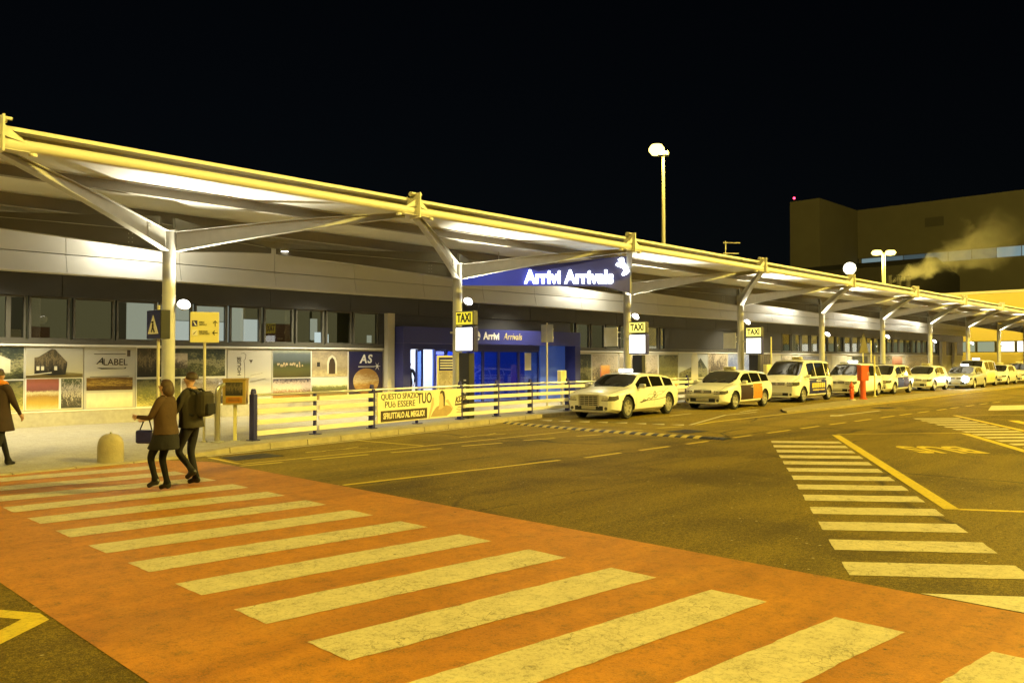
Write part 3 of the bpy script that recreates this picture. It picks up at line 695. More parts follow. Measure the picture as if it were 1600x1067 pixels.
p_sky = PM('pale_sky', [(0,(.50,.44,.22)),(.4,(.44,.40,.26)),(1,(.33,.32,.28))], scale=2, amt=.05, famt=.02)
p_field = PM('dark_field', [(0,(.075,.053,.015)),(.5,(.150,.112,.030)),(1,(.300,.255,.120))], scale=6, amt=.3, famt=.2)
p_wood = PM('gold_leaves', [(.25,(.070,.035,.008)),(.45,(.224,.126,.021)),(.6,(.588,.392,.070)),(.75,(.140,.070,.014))], scale=5, amt=.7, fine=9, famt=1.02, seed=4, stretch=(.45,1,2.2))
p_pale = PM('pale_cloth', [(0,(.62,.56,.36)),(.5,(.70,.66,.46)),(1,(.55,.52,.40))], scale=2.5, amt=.5, fine=6, famt=.1, stretch=(3,1,.4))
p_dark = PM('dark_woods', [(.2,(.019,.018,.013)),(.5,(.072,.056,.032)),(.66,(.208,.160,.080)),(.8,(.048,.040,.024))], scale=4, amt=.7, fine=14, famt=0.85, seed=6, stretch=(2.2,1,.5))
p_bush = PM('bushes', [(0,(.540,.468,.144)),(.25,(.234,.216,.054)),(.5,(.108,.108,.036)),(.75,(.216,.198,.072)),(1,(.054,.054,.027))], scale=6, amt=.35, fine=18, famt=0.77, seed=8)
p_hill = PM('hillside', [(0,(.067,.057,.019)),(.3,(.095,.095,.028)),(.48,(.057,.067,.028)),(.62,(.085,.104,.104)),(.85,(.114,.133,.142)),(1,(.304,.323,.247))], scale=4, amt=.08, fine=12, famt=.08)
p_flower = PM('blossom', [(0,(.42,.20,.03)),(.22,(.34,.17,.03)),(.45,(.22,.12,.04)),(.6,(.62,.52,.42)),(.8,(.55,.44,.36)),(.95,(.06,.05,.06))], scale=8, amt=.12, fine=14, famt=.4)
p_wall = PM('old_stone_wall', [(0,(.510,.420,.225)),(.3,(.300,.240,.135)),(.6,(.420,.345,.210)),(1,(.240,.195,.135))], scale=9, amt=.5, fine=22, famt=.35, seed=2)
p_crop = PM('crop', [(0,(.182,.105,.028)),(.3,(.224,.154,.042)),(.5,(.084,.084,.028)),(.62,(.168,.182,.070)),(.72,(.770,.742,.490)),(.95,(.800,.800,.588))], scale=7, amt=.10, fine=20, famt=.18)
p_night = PM('deep_blue', [(0,(.035,.012,.016)),(.5,(.022,.016,.05)),(1,(.014,.016,.07))], scale=3, amt=.2, famt=.05)
p_bread = PM('golden_crust', [(.2,(.24,.12,.03)),(.45,(.42,.28,.10)),(.6,(.58,.46,.26)),(.8,(.36,.20,.05))], scale=3, amt=.5, fine=8, famt=.5, seed=5, stretch=(.6,1,2.4))
p_bluep = PM('blue_grey_scene', [(0,(.272,.306,.442)),(.4,(.119,.153,.289)),(.7,(.340,.374,.476)),(1,(.170,.170,.204))], scale=5, amt=.6, fine=16, famt=.4, seed=9)
p_redp = PM('red_panel', [(0,(.5,.07,.03)),(.5,(.42,.10,.05)),(1,(.5,.3,.2))], scale=3, amt=.3, famt=.2)
# 0 · further left, mostly outside the frame
t = poster(1.0, 4.2, .56, 2.26, 'dark woodland poster on the lower wall at the far left edge'); pr(t, .04, 3.16, .04, 1.66, p_dark)
# 1 · green picture at the left edge
t = poster(4.25, 6.53, .56, 2.26, 'poster of a garden and white house behind the person at the left edge')
pr(t, .02, 2.26, .84, 1.68, p_green); pr(t, .02, 2.26, .03, .80, p_bush); shape(t, [(1.35,1.0),(1.35,1.35),(1.6,1.5),(1.95,1.35),(1.95,1.0)], p_pale)
# 2 · barn
t = poster(6.56, 7.97, .56, 2.26, 'poster of a dark wooden barn above a vineyard and gravel picture')
pr(t, 0, 1.40, .86, 1.68, p_sky); shape(t, [(0,.865),(1.40,.865),(1.40,.96),(.9,1.02),(0,.95)], p_field)
shape(t, [(.20,.96),(.20,1.40),(.30,1.42),(.62,1.64),(.70,1.62),(1.0,1.28),(1.0,1.20),(.96,.94),(.60,.92)], p_dark, .047)
for x_ in (.25, .36, .68): shape(t, [(x_,1.06),(x_+.07,1.06),(x_+.07,1.17),(x_,1.17)], p_pale, .051, 'window_light')
shape(t, [(.0,.92),(.62,.99),(.62,1.01),(.0,.94)], p_pale, .051, 'fence_line')
pr(t, .02, .80, .03, .83, p_vine); pr(t, .86, 1.38, .03, .83, p_gravel)
# 3 · LABEL
t = poster(8.0, 9.38, .50, 2.27, 'white poster lettered LABEL with a golden leaf picture below', pm('label_board', (.42,.40,.33), .5, var=.04))
text('lettering', 'LABEL', M['inkbrown'], t, (.82, -.042, 1.33), .26, sx=.95); text('lettering', 'A', M['ink'], t, (.40,-.042,1.36), .27, shear=.4)
shape(t, [(.32,1.18),(1.05,1.16),(1.12,1.20),(1.10,1.15),(.45,1.14)], M['ink'], .037, 'underline'); shape(t, [(.25,1.555),(1.1,1.56),(1.1,1.575),(.25,1.57)], M['inkbrown'], .037, 'underline')
shape(t, [(1.14,1.50),(1.23,1.50),(1.23,1.68),(1.14,1.68)], M['inkbrown'], .037, 'stamp'); shape(t, [(.15,.92),(1.2,.92),(1.2,.935),(.15,.935)], M['inkbrown'], .037, 'underline')
pr(t, .06, 1.30, .55, .90, p_wood); pr(t, .06, 1.30, .06, .48, p_pale)
# 4 · dark stone and trees
t = poster(9.40, 12.14, .50, 2.27, 'dark woodland and stone poster behind the first canopy column')
pr(t, .02, 1.0, .90, 1.74, p_dark); pr(t, 1.0, 2.70, .90, 1.74, p_green); pr(t, .02, 1.3, .05, .84, p_bush); pr(t, 1.34, 2.70, .05, .84, p_stone)
shape(t, [(1.05,1.15),(1.5,1.15),(1.5,1.6),(1.05,1.6)], p_rock, .043)
# 5 · white poster with upright lettering
t = poster(12.18, 13.70, .48, 2.24, 'white poster with upright black lettering HOUSE and a fine line drawing', pm('house_board', (.50,.47,.38), .5, var=.04))
text('lettering', 'HOUSE', M['ink'], t, (.40, -.042, 1.22), .17, roll=90, sx=1.1)
ln = MB(); ln.tube([(.45,-.04,1.62),(.55,-.04,1.64),(.62,-.04,1.58),(.60,-.04,1.45),(.55,-.04,1.40),(.58,-.04,1.2),(.58,-.04,.5)], .006, 5); ln.tube([(.75,-.04,.72),(1.0,-.04,.76),(1.3,-.04,.82)], .006, 5); ln.tube([(.78,-.04,.92),(1.2,-.04,1.0)], .004, 5); ln.build('line_drawing', M['inkbrown'], t)
shape(t, [(.72,1.42),(.86,1.42),(.82,1.36),(.79,1.30),(.77,1.36)], M['inkbrown'], .037, 'emblem')
# 6 · village
t = poster(13.73, 15.18, .42, 2.24, 'poster of a village under a hill above white blossom')
pr(t, .02, 1.43, .90, 1.80, p_hill); pr(t, .02, 1.43, .03, .86, p_flower)
hb = MB()
for i in range(26):
    hx = .14 + rnd.random()*1.0; w_ = .03+rnd.random()*.04; h_ = .03+rnd.random()*.04; hz = 1.25 + rnd.random()*.10 - .05*abs(hx-.6); d0 = .042+.0006*i
    hb.prism([(hx,hz),(hx+w_,hz),(hx+w_,hz+h_),(hx+w_*.5,hz+h_*1.5),(hx,hz+h_)], 'y', -d0-.002, -d0)
hb.build('village_houses', PM('old_plaster', [(0,(.45,.30,.16)),(.5,(.5,.42,.26)),(1,(.35,.2,.1))], scale=22, amt=.8, fine=30, famt=.4), t)
# 7 · stone arch
t = poster(15.18, 16.68, .42, 2.24, 'poster of a pointed stone archway in an old wall above a white crop field')
pr(t, .02, 1.46, .90, 1.80, p_wall); pr(t, .02, 1.46, .03, .86, p_crop)
def arch(cx, z0, w_, h): return [(cx-w_,z0),(cx+w_,z0),(cx+w_,z0+h*.6),(cx+w_*.7,z0+h*.85),(cx,z0+h),(cx-w_*.7,z0+h*.85),(cx-w_,z0+h*.6)]
shape(t, arch(.82,1.0,.20,.66), p_pale, .043, 'arch_frame'); shape(t, arch(.82,1.0,.13,.57), M['inkbrown'], .048, 'arch_opening'); shape(t, [(.22,1.25),(.34,1.25),(.34,1.40),(.22,1.40)], M['ink'], .043, 'small_window')
# 8 · dark blue bakery poster
t = poster(16.72, 18.17, .42, 2.20, 'dark blue poster with the letters AS above a round golden loaf', p_night)
text('letter', 'A', M['letterwhite'], t, (.59,-.042,1.50), .42, bold=.012, shear=.15); text('letter', 'S', M['letterwhite'], t, (.86,-.042,1.50), .42, bold=.012, shear=.15); shape(t, [(.38,1.225),(1.08,1.225),(1.08,1.25),(.38,1.25)], M['letterwhite'], .037, 'small_print')
shape(t, [(.72+.56*math.cos(a*math.pi/14), .72+.46*math.sin(a*math.pi/14)) for a in range(28)], p_bread, .037, 'loaf')
shape(t, [(1.2+(.16 if k%2==0 else .035)*math.cos(k*math.pi/6), 1.25+(.16 if k%2==0 else .035)*math.sin(k*math.pi/6)) for k in range(12)], M['letterwhite'], .037, 'star')
shape(t, [(.05,.06),(.5,.06),(.52,.20),(.05,.22)], p_bread, .037, 'bread_slices')
# after the entrance
defs = [(29.05,30.3,.5,2.2,p_green,'green leafy poster right of the blue portal'), (30.35,32.4,.5,2.2,p_rock,'rock face poster right of the leafy poster'), (32.45,34.2,.5,2.2,p_stone,'grey stone poster behind the second taxi box'),
        (34.25,35.8,.5,2.2,p_rock,'pale rock poster left of the bottle poster'), (35.85,37.7,.5,2.2,p_bush,'bushy landscape poster left of the bottle poster'),
        (40.75,42.9,.5,3.5,p_rock,'tall rough rock poster right of the bottle poster'), (42.95,46.6,.5,3.5,p_bluep,'large blue grey picture behind the third taxi box'), (46.65,48.2,.5,3.5,p_dark,'tall dark poster right of the third taxi box'), (48.25,49.6,.5,3.5,p_pale,'tall pale poster left of the far windows'),
        (49.7,52.2,.5,2.2,p_stone,'grey speckled poster above the white van'), (52.25,56.6,.5,2.2,p_bluep,'blue grey poster above the white van roof'), (57.4,60.0,.5,2.2,p_pale,'pale cream poster right of the fourth column from the entrance'),
        (61,64.0,.5,2.2,p_green,'green poster above the dark doored taxi'), (64.1,66,.5,2.2,p_pale,'small cream poster behind the dark doored taxi'), (66.1,69,.5,2.2,p_gravel,'mottled brown poster in the far row'), (69.1,71.4,.5,2.2,p_redp,'red poster in the far row behind the taxis'), (72,79,.5,2.2,p_rock,'long stone poster near the terminal end')]
for xa, xb, z0, z1, mt, lb in defs:
    t = poster(xa, xb, z0, z1, lb); pr(t, .03, xb-xa-.03, .03, z1-z0-.03, mt)
t = poster(37.75, 40.7, .5, 3.5, 'tall white poster with a big bottle beside the second taxi box', pm('bottle_board', (.50,.52,.52), .5, var=.04))
shape(t, [(1.25,.3),(1.95,.3),(1.95,1.5),(1.75,1.9),(1.75,2.3),(1.45,2.3),(1.45,1.9),(1.25,1.5)], p_pale, .037, 'bottle'); shape(t, [(1.48,2.3),(1.72,2.3),(1.72,2.75),(1.48,2.75)], M['ink'], .037, 'bottle_neck')
shape(t, [(0.05,.05),(2.9,.05),(2.9,.9),(2.2,1.5),(1.96,1.3),(1.96,.3),(1.24,.3),(1.24,1.0),(.05,.7)], p_green, .037)

# ================================================================ hanging Arrivi Arrivals sign
sg = thing('arrivals_sign', 'big dark blue triangular sign with glowing letters Arrivi Arrivals under the canopy', 'sign', (23.45, 17.05, 4.5))
dirv = Vector((-.695, .719, 0)); sg.rotation_euler = (0, 0, math.atan2(.719, -.695) + math.pi)     # local +x runs to the viewer's right
SW = 6.05
def sgp(pts, y0, y1, mat, name): b = MB(); b.prism(pts, 'y', y0, y1); return b.build(name, mat, sg)
p_sail = PM('sail_blue_glow', [(0,(.05,.08,.55)),(.35,(.04,.05,.34)),(.6,(.05,.05,.13)),(1,(.06,.055,.10))], scale=1.2, amt=.05, famt=.0, vert=False)
_t = p_sail.node_tree; _b = _t.nodes['Principled BSDF']; _t.links.new(_b.inputs['Base Color'].links[0].from_socket, _b.inputs['Emission Color']); _b.inputs['Emission Strength'].default_value = .55  # panel's light, brightest at left, is put into colour and glow
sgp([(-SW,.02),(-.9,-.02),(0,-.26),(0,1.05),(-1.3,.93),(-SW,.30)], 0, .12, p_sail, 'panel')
sgp([(-3.6,.62),(-1.0,.95),(-.55,.99),(-3.2,.50)], -.012, -.001, M['bluepost'], 'stripe')
sgp([(0.0,-.26),(.05,-.26),(.05,1.05),(0.0,1.05)], -.02, .14, M['steel'], 'edge_trim')
M['neon'] = emat('neon_letters', (.86,.95,1.0), 7)
text('lettering', 'Arrivi Arrivals', M['neon'], sg, (-2.13, -.05, .28), .64, bold=.022, ext=.03, sx=.84)
b = MB()
b.prism([(-.42,.92),(-.30,.98),(-.22,.96),(-.20,.80),(-.08,.66),(-.02,.50),(-.10,.40),(-.24,.34),(-.30,.40),(-.20,.52),(-.26,.62),(-.40,.66),(-.50,.72),(-.46,.80),(-.34,.80)], 'y', -.07, -.01); b.build('plane_logo', M['neon'], sg)
for hx in (-.3, -2.5, -4.6):
    b = MB(); b.cyl((hx,.06,.5), (hx,.06,1.20), .02, n=6); b.build('hanger', M['steel'], sg)

# ================================================================ railing along the kerb
RP = [(9.02,16.75), (10.82,17.1), (12.76,17.5), (14.6,17.9), (16.52,18.25), (18.26,18.45), (19.98,18.6), (22.0,18.7), (24.0,18.72), (26.0,18.8), (28.0,18.86), (30.0,18.88), (32.0,18.88), (34,18.88)]
ral = thing('railing', 'railing of blue posts with four cream rails and a steel handrail along the kerb', 'railing', (9.02,16.75,.12))
for i, (x, y) in enumerate(RP):
    d = Vector((*RP[min(i+1,len(RP)-1)],0)) - Vector((*RP[max(i-1,0)],0)); rz = math.atan2(d.y, d.x)
    big = i in (0, 2, 4) or i > 4
    b = MB(); 
    if big:
        b.bbox(-.055, .055, -.075, .075, .02, 1.02, .012); b.prism([(-.055,1.02),(.055,1.02),(.055,1.08),(.03,1.14),(-.03,1.14),(-.055,1.08)], 'y', -.03, .03)
        for k in range(7): b.cyl((0,-.08,.12+k*.14), (0,-.074,.12+k*.14), .014, n=6)
    else: b.bbox(-.035, .035, -.01, .05, .02, .98, .01)
    b.box(-.10, .10, -.11, .11, 0, .018)
    o = b.build('post', M['bluepost'], ral); o.location = (x-9.02, y-16.75, 0); o.rotation_euler = (0,0,rz)
for k in range(len(RP)-1):
    (xa,ya),(xb,yb) = RP[k], RP[k+1]; L_ = math.hypot(xb-xa, yb-ya); rz = math.atan2(yb-ya, xb-xa)
    for zc in (.16, .40, .64, .86):
        b = MB(); b.bbox(.04, L_-.04, -.095, -.06, zc-.056, zc+.056, .008); o = b.build('rail', M['rail'], ral); o.location = (xa-9.02, ya-16.75, 0); o.rotation_euler = (0,0,rz)
    b = MB(); b.cyl((0,-.02,1.0), (L_,-.02,1.0), .03, n=10); o = b.build('handrail', M['chrome'], ral, True); o.location = (xa-9.02, ya-16.75, 0); o.rotation_euler = (0,0,rz)
# advertising banner tied to the railing
bx, by = RP[2]; L_ = math.hypot(RP[4][0]-bx, RP[4][1]-by); rz = math.atan2(RP[4][1]-by, RP[4][0]-bx)
bn = thing('banner', 'cream advertising banner QUESTO SPAZIO with a posing woman, fixed to the railing', 'banner', (bx,by,.12), rz)
M['bannercream'] = pm('banner_cream', (.78,.72,.48), .5, var=.02)
b = MB(); b.bbox(.08, L_-.10, -.125, -.10, .12, .93, .006); b.build('board', M['bannercream'], bn)
def bt(s, x, z, size, **k): return text('lettering', s, k.pop('mat', M['ink']), bn, (x, -.128, z), size, **k)
bt('QUESTO SPAZIO', .98, .80, .205, sx=1.0, sz=1.05); bt('PUò ESSERE', .98, .59, .235, sx=1.05); bt('TUO', 2.02, .70, .36, sx=.82, sz=1.15, bold=.004)
b = MB(); b.box(.2, 2.12, -.131, -.127, .15, .44); b.build('dark_strip', M['inkbrown'], bn)
text('lettering', 'SFRUTTALO AL MEGLIO!', M['bannercream'], bn, (1.15,-.133,.295), .19, bold=.006, sx=.82, sz=1.15)
def fig(pts, mat, nm, y=-.128): c = MB(); c.prism(pts, 'y', y-.003, y); c.build(nm, mat, bn)
skinp = pm('printed_skin', (.62,.46,.26), .5, var=.06); dressp = pm('printed_dress', (.42,.29,.14), .5, var=.25, scale=8)
fig([(2.28,.17),(2.40,.32),(2.55,.44),(2.70,.48),(3.02,.47),(3.18,.44),(3.30,.34),(3.20,.24),(3.02,.16)], dressp, 'figure_dress')
fig([(2.62,.36),(2.68,.50),(2.70,.62),(2.84,.62),(2.86,.50),(2.90,.44),(2.78,.38)], skinp, 'figure_neck', -.131)
fig([(2.69,.62),(2.68,.74),(2.74,.84),(2.84,.84),(2.88,.72),(2.84,.62)], skinp, 'figure_face', -.131)
fig([(2.70,.80),(2.72,.88),(2.80,.91),(2.90,.86),(2.94,.70),(2.92,.46),(2.87,.44),(2.86,.70),(2.80,.83)], M['inkbrown'], 'figure_hair', -.134)
fig([(2.96,.60),(3.08,.64),(3.24,.46),(3.34,.36),(3.28,.34),(3.16,.46)], skinp, 'figure_arm', -.131)
fig([(2.18,.14),(2.24,.32),(2.32,.56),(2.36,.72),(2.42,.70),(2.42,.52),(2.34,.36),(2.24,.14)], skinp, 'figure_arm', -.131)
text('logo', 'KDEL', M['inkbrown'], bn, (3.70,-.128,.62), .24, shear=.45, bold=.006, roll=8); fig([(3.42,.44),(4.0,.45),(4.0,.50),(3.42,.49)], M['inkbrown'], 'logo_underline')
for k, zz in enumerate((.38,.33,.28,.23)): fig([(3.55-.06*(k%2),zz),(3.90+.06*(k%2),zz),(3.90+.06*(k%2),zz+.012),(3.55-.06*(k%2),zz+.012)], M['inkbrown'], 'small_print')
# ================================================================ taxi boxes, signs and other street furniture
M['taxiyellow'] = emat('lit_yellow_panel', (1.0,.80,.05), 1.0); M['taxiyellowhot'] = emat('hot_yellow_panel', (1.0,.86,.16), 1.7)
M['taxiwhite'] = emat('lit_white_panel', (1,.99,.95), 3.5); M['taxicream'] = emat('lit_cream_panel', (1,.99,.70), 3.0)
def taxibox(x, y, hot, dz, label, wt):
    t = thing('taxi_box', label, 'taxi sign', (x, y, .12), 0, 'lit taxi boxes on the canopy columns')
    b = MB(); b.bbox(-.01, .19, -.80, 0, 2.83+dz, 3.27+dz, .025); h = b.build('upper_case', M['frame'], t)
    b = MB(); b.bbox(-.02, -.012, -.77, -.03, 2.86+dz, 3.24+dz, .003); b.build('yellow_panel', M['taxiyellowhot' if hot else 'taxiyellow'], t)
    text('lettering', 'TAXI', M['ink'], t, (-.024, -.40, 3.05+dz), .36, face='-x', bold=.012, sx=.78, sz=1.0)
    b = MB(); b.bbox(-.02, .20, -.81, 0, 2.02+dz, 2.80+dz, .03); b.build('lower_case', M['bluepost'], t)
    b = MB(); b.bbox(-.032, -.022, -.77, -.04, 2.07+dz, 2.76+dz, .004); b.build('white_panel', M[wt], t)
    b = MB(); b.bbox(-.02, .22, -.62, -.16, 0, 2.0+dz, .02); p = b.build('dark_post', M['black'], t)
    for k in range(5):
        b = MB(); b.bbox(-.032, -.021, -.50, -.40, .62+k*.13, .66+k*.13, .003); b.build('indicator', M['white'], p)
    b = MB(); b.box(.05, .11, 0, .32, 2.6+dz, 2.66+dz); b.build('bracket', M['steel'], t)
taxibox(16.95, 18.92, False, .0, 'lit taxi box with readable black TAXI letters, left of the blue entrance', 'taxiwhite')
taxibox(25.95, 18.92, True, -.03, 'lit taxi box behind the roof of the first white taxi, glowing white', 'taxiwhite')
taxibox(35.15, 18.92, True, .02, 'lit taxi box glowing pale yellow behind the second taxi', 'taxicream')
def signpost(name, label, cat, loc, h, r=.03):
    t = thing(name, label, cat, loc); b = MB(); b.cyl((0,0,0), (0,0,h), r, n=10); b.cyl((0,0,0), (0,0,.03), r*2.2, n=10); b.build('post', M['cream'], t, True); return t
# two-sided pedestrian crossing sign
t = signpost('crossing_sign', 'blue pedestrian crossing sign box on a thin post just left of the first column', 'road sign', (6.88,16.65,.1), 2.9)
b = MB(); b.bbox(-.10, .10, -.29, .29, 2.22, 2.80, .012); pl = b.build('case', M['black'], t); pl.rotation_euler = (0,0,R(4))
b = MB(); b.box(-.108, -.101, -.275, .275, 2.235, 2.785); b.build('blue_face', M['blue'], pl)
b = MB(); b.prism([(-.22,2.32),(.22,2.32),(0,2.70)], 'x', -.116, -.110); b.build('white_triangle', M['letterwhite'], pl)
b = MB(); b.lathe([(0,0),(.028,.012),(.028,.04),(0,.052)], (-.12,0,2.53), 8); b.prism([(-.03,2.525),(.03,2.525),(.035,2.45),(.08,2.36),(.04,2.35),(0,2.42),(-.05,2.34),(-.09,2.36),(-.03,2.44)], 'x', -.122, -.118); b.build('walking_figure', M['ink'], pl)
# direction sign
t = signpost('direction_sign', 'pale yellow direction sign board with two arrows and pictograms on a post', 'sign', (8.13,17.25,.12), 2.3)
M['signcream'] = pm('sign_cream', (.72,.66,.30), .45, var=.03)
b = MB(); b.bbox(-.36, .36, -.07, -.03, 2.20, 2.92, .012); bo = b.build('board', M['signcream'], t); bo.rotation_euler = (0,0,R(-28)); bo.scale = (.82,1,.92); bo.location = (0,0,.13)
def sgn(pts, mat, nm): c = MB(); c.prism(pts, 'y', -.076, -.071); return c.build(nm, mat, bo)
sgn([(-.31,2.58),(-.18,2.58),(-.18,2.72),(-.31,2.72)], M['bluepost'], 'arrivals_pictogram'); sgn([(-.31,2.36),(-.18,2.36),(-.18,2.50),(-.31,2.50)], M['letterwhite'], 'departures_pictogram')
c = MB(); c.prism([(-.29,2.70),(-.26,2.70),(-.20,2.61),(-.20,2.59),(-.24,2.61)], 'y', -.080, -.0765); c.build('plane_shape', M['letterwhite'], bo)
c = MB(); c.prism([(-.29,2.40),(-.26,2.40),(-.20,2.47),(-.20,2.48),(-.23,2.45)], 'y', -.080, -.0765); c.build('plane_shape', M['ink'], bo)
for s_, z_ in (('ARRIVI',2.675),('ARRIVALS',2.62),('PARTENZE',2.46),('DEPARTURES',2.405)): text('lettering', s_, M['ink'], bo, (-.14,-.073,z_), .062, align='LEFT', sx=.72)
sgn([(.255,2.58),(.27,2.58),(.27,2.70),(.31,2.65),(.32,2.665),(.262,2.725),(.205,2.665),(.215,2.65),(.255,2.70)], M['ink'], 'arrow_up'); sgn([(.32,2.425),(.32,2.44),(.22,2.44),(.26,2.48),(.245,2.49),(.19,2.432),(.245,2.375),(.26,2.385),(.22,2.425)], M['ink'], 'arrow_left')
# concrete bollard
t = thing('bollard', 'domed stone bollard on the pavement edge beside the red crossing', 'bollard', (5.72,15.92,.02))
b = MB(); b.lathe([(0,0),(.225,0),(.225,.27),(.215,.36),(.19,.43),(.14,.485),(.075,.515),(0,.52)], n=28); b.build('body', M['kerb'], t, True)
b = MB(); b.lathe([(0,.519),(.02,.519),(.02,.545),(0,.55)], n=8); b.build('lifting_eye', M['steel'], t)
# bent steel pipe, ticket box, leaning on the pavement edge
t = thing('vent_pipe', 'shiny steel pipe stand with a bent top left of the ticket box', 'pipe', (8.33,17.04,.12))
b = MB(); b.tube([(0,0,0),(0,0,1.05),(.02,0,1.15),(.08,0,1.22),(.17,0,1.25),(.24,0,1.24)], .065, 14); b.build('pipe', M['chrome'], t, True); b = MB(); b.cyl((0,0,1.0),(0,0,1.05),.075,n=14); b.build('collar', M['chrome'], t, True)
b = MB(); b.cyl((0,0,0),(0,0,.02),.14,n=14); b.build('foot_plate', M['steel'], t)
t = thing('ticket_box', 'ochre box with dark picture panel and orange label, on a post beside the railing', 'box on post', (8.72,17.0,.12), R(-36))
M['ochre'] = pm('ochre_box', (.36,.25,.06), .45, var=.12)
b = MB(); b.bbox(-.035, .035, -.03, .04, 0, .80, .006); b.build('post', M['signcream'], t); b = MB(); b.box(-.10, .10, -.08, .08, 0, .012); b.build('foot_plate', M['steel'], t)
b = MB(); b.bbox(-.24, .24, -.16, .30, .80, 1.34, .01); b.box(-.26, .26, -.18, .32, 1.342, 1.37); b.build('case', M['ochre'], t)
b = MB(); b.box(-.18, .18, -.168, -.161, 1.0, 1.29); b.build('picture_panel', p_dark, t); b = MB(); b.box(-.17, .17, -.168, -.161, .84, .97); b.build('orange_label', M['orangead'], t)
b = MB(); 
for zz in (.87,.90,.93): b.box(-.12, .12, -.172, -.169, zz, zz+.012)
b.build('label_lines', M['inkbrown'], t)
# totem board beside the second column
t = thing('totem_board', 'upright information board with a dark heading, in front of the left entrance door', 'notice board', (17.9,20.4,.12), R(-20))
b = MB(); b.bbox(-.36, .36, -.05, .05, .06, 1.92, .015); b.build('frame', M['signcream'], t); b = MB(); b.box(-.31, .31, -.058, -.051, 1.42, 1.86); b.build('dark_heading', M['bluepost'], t); b = MB(); b.box(-.31, .31, -.058, -.051, .2, 1.40); b.build('text_sheet', p_rock, t)
b = MB()
for k in range(4): b.box(-.27, .27-.06*(k % 2), -.063, -.059, 1.49+k*.085, 1.525+k*.085)
b.build('heading_lines', M['letterwhite'], t); b = MB(); b.box(-.45, .45, -.2, .2, 0, .058); b.build('base', M['steel'], t)
# sign seen from behind in front of the portal
t = signpost('road_sign', 'grey sign board seen from behind, on a post before the blue portal', 'road sign', (23.4,20.9,.12), 3.2, .035)
b = MB(); b.bbox(-.02, .0, -.40, .36, 2.45, 3.12, .005); o = b.build('panel', M['steel'], t); o.rotation_euler = (0,0,R(-12))
b = MB(); b.box(.001, .05, -.36, .32, 2.6, 2.65); b.box(.001, .05, -.36, .32, 2.92, 2.97); o = b.build('stiffener', M['steel'], t); o.rotation_euler = (0,0,R(-12))
# little cream pillar in front of the portal and others
def pillar(x, y, label, h=1.36, w_=.34):
    t = thing('ticket_pillar', label, 'pillar', (x,y,.12)); b = MB(); b.bbox(-.05, .05, -.05, .05, .02, .82, .01); b.box(-.12,.12,-.12,.12,0,.019); b.build('post', M['chrome'], t); b = MB(); b.bbox(-w_/2, w_/2, -.1, .1, .82, h, .02); b.build('head', M['signcream'], t)
pillar(24.85, 21.4, 'small cream headed post in front of the blue side panel'); pillar(38.6, 19.6, 'tall cream cabinet behind the bonnet of the white van', 1.55, .5)
t = thing('notice_stand', 'orange and grey notice stand right of the blue portal', 'notice', (27.9,21.6,.12)); b = MB(); b.bbox(-.3,.3,-.03,.03,.5,1.55,.01); b.build('board', p_redp, t); b = MB(); b.box(-.25,-.21,-.02,.02,0,.5); b.box(.21,.25,-.02,.02,0,.5); b.build('legs', M['steel'], t)
# small panels on the columns of the second and third box
for cx, lb in ((25.85,'small traffic panel seen from behind, clamped left of the second taxi box column'), (34.9,'small traffic panel seen from behind, clamped left of the third taxi box column')):
    t = thing('column_panel', lb, 'sign', (cx, Yc, 2.75)); b = MB(); b.cyl((0,-.0,0),(-.45,.10,0),.018,n=6); b.cyl((0,0,.22),(-.45,.10,.22),.018,n=6); b.build('bracket', M['steel'], t)
    b = MB(); b.bbox(-.50,-.47,-.22,.42,-.33,.40,.004); o = b.build('panel', M['steel'], t)
for (x, y, lb) in ((40.2,20.2,'thin pale sign pole right of the third taxi box'), (52.5,19.7,'thin pale pole beside the green triangular sign'), (41.2,15.3,'thin pale pole on the traffic island behind the red fire hose cabinet')):
    t = thing('pole', lb, 'pole', (x,y,.1)); b = MB(); h = 3.0 if y > 18 else 2.0; b.cyl((0,0,0),(0,0,h),.04,n=8); b.cyl((0,0,0),(0,0,.03),.1,n=8); b.build('shaft', M['signcream'], t, True)
# red hydrant and hose cabinet on the traffic island
t = thing('fire_hydrant', 'short red fire hydrant with pale base on the traffic island', 'fire hydrant', (37.5,14.95,.07))
b = MB(); b.lathe([(.13,0),(.13,.04),(.075,.06),(.075,.28),(.10,.30),(.10,.36),(.075,.38),(.08,.56),(.115,.58),(.115,.63),(.09,.70),(.05,.77),(0,.80)], n=16); b.build('body', M['redpaint'], t, True)
for sx in (-1,1):
    b = MB(); b.cyl((0,0,.47),(sx*.15,0,.47),.045,n=10); b.cyl((sx*.15,0,.47),(sx*.18,0,.47),.055,n=10); b.build('outlet', M['redpaint'], t, True)
b = MB(); b.cyl((0,0,.80),(0,0,.86),.025,n=6); b.build('spindle', M['redpaint'], t); b = MB(); b.lathe([(.14,0),(.16,.0),(.15,.05),(.131,.05)], n=16); b.build('base_ring', M['cream'], t)
t = thing('hose_cabinet', 'orange red fire hose cabinet on a thick post standing beside the hydrant', 'fire hose cabinet', (38.95,15.0,.07), R(-25))
b = MB(); b.cyl((0,0,0),(0,0,.92),.13,n=14); b.cyl((0,0,0),(0,0,.03),.2,n=14); b.build('post', M['redpaint'], t, True)
b = MB(); b.bbox(-.23,.23,-.14,.14,.85,1.52,.03); b.build('cabinet', M['redpaint'], t); b = MB(); b.bbox(-.19,.19,-.155,-.141,.92,1.46,.004); dr = b.build('door', M['redpaint'], t); b = MB(); b.bbox(.13,.16,-.18,-.156,1.12,1.26,.006); b.build('handle', M['steel'], dr)
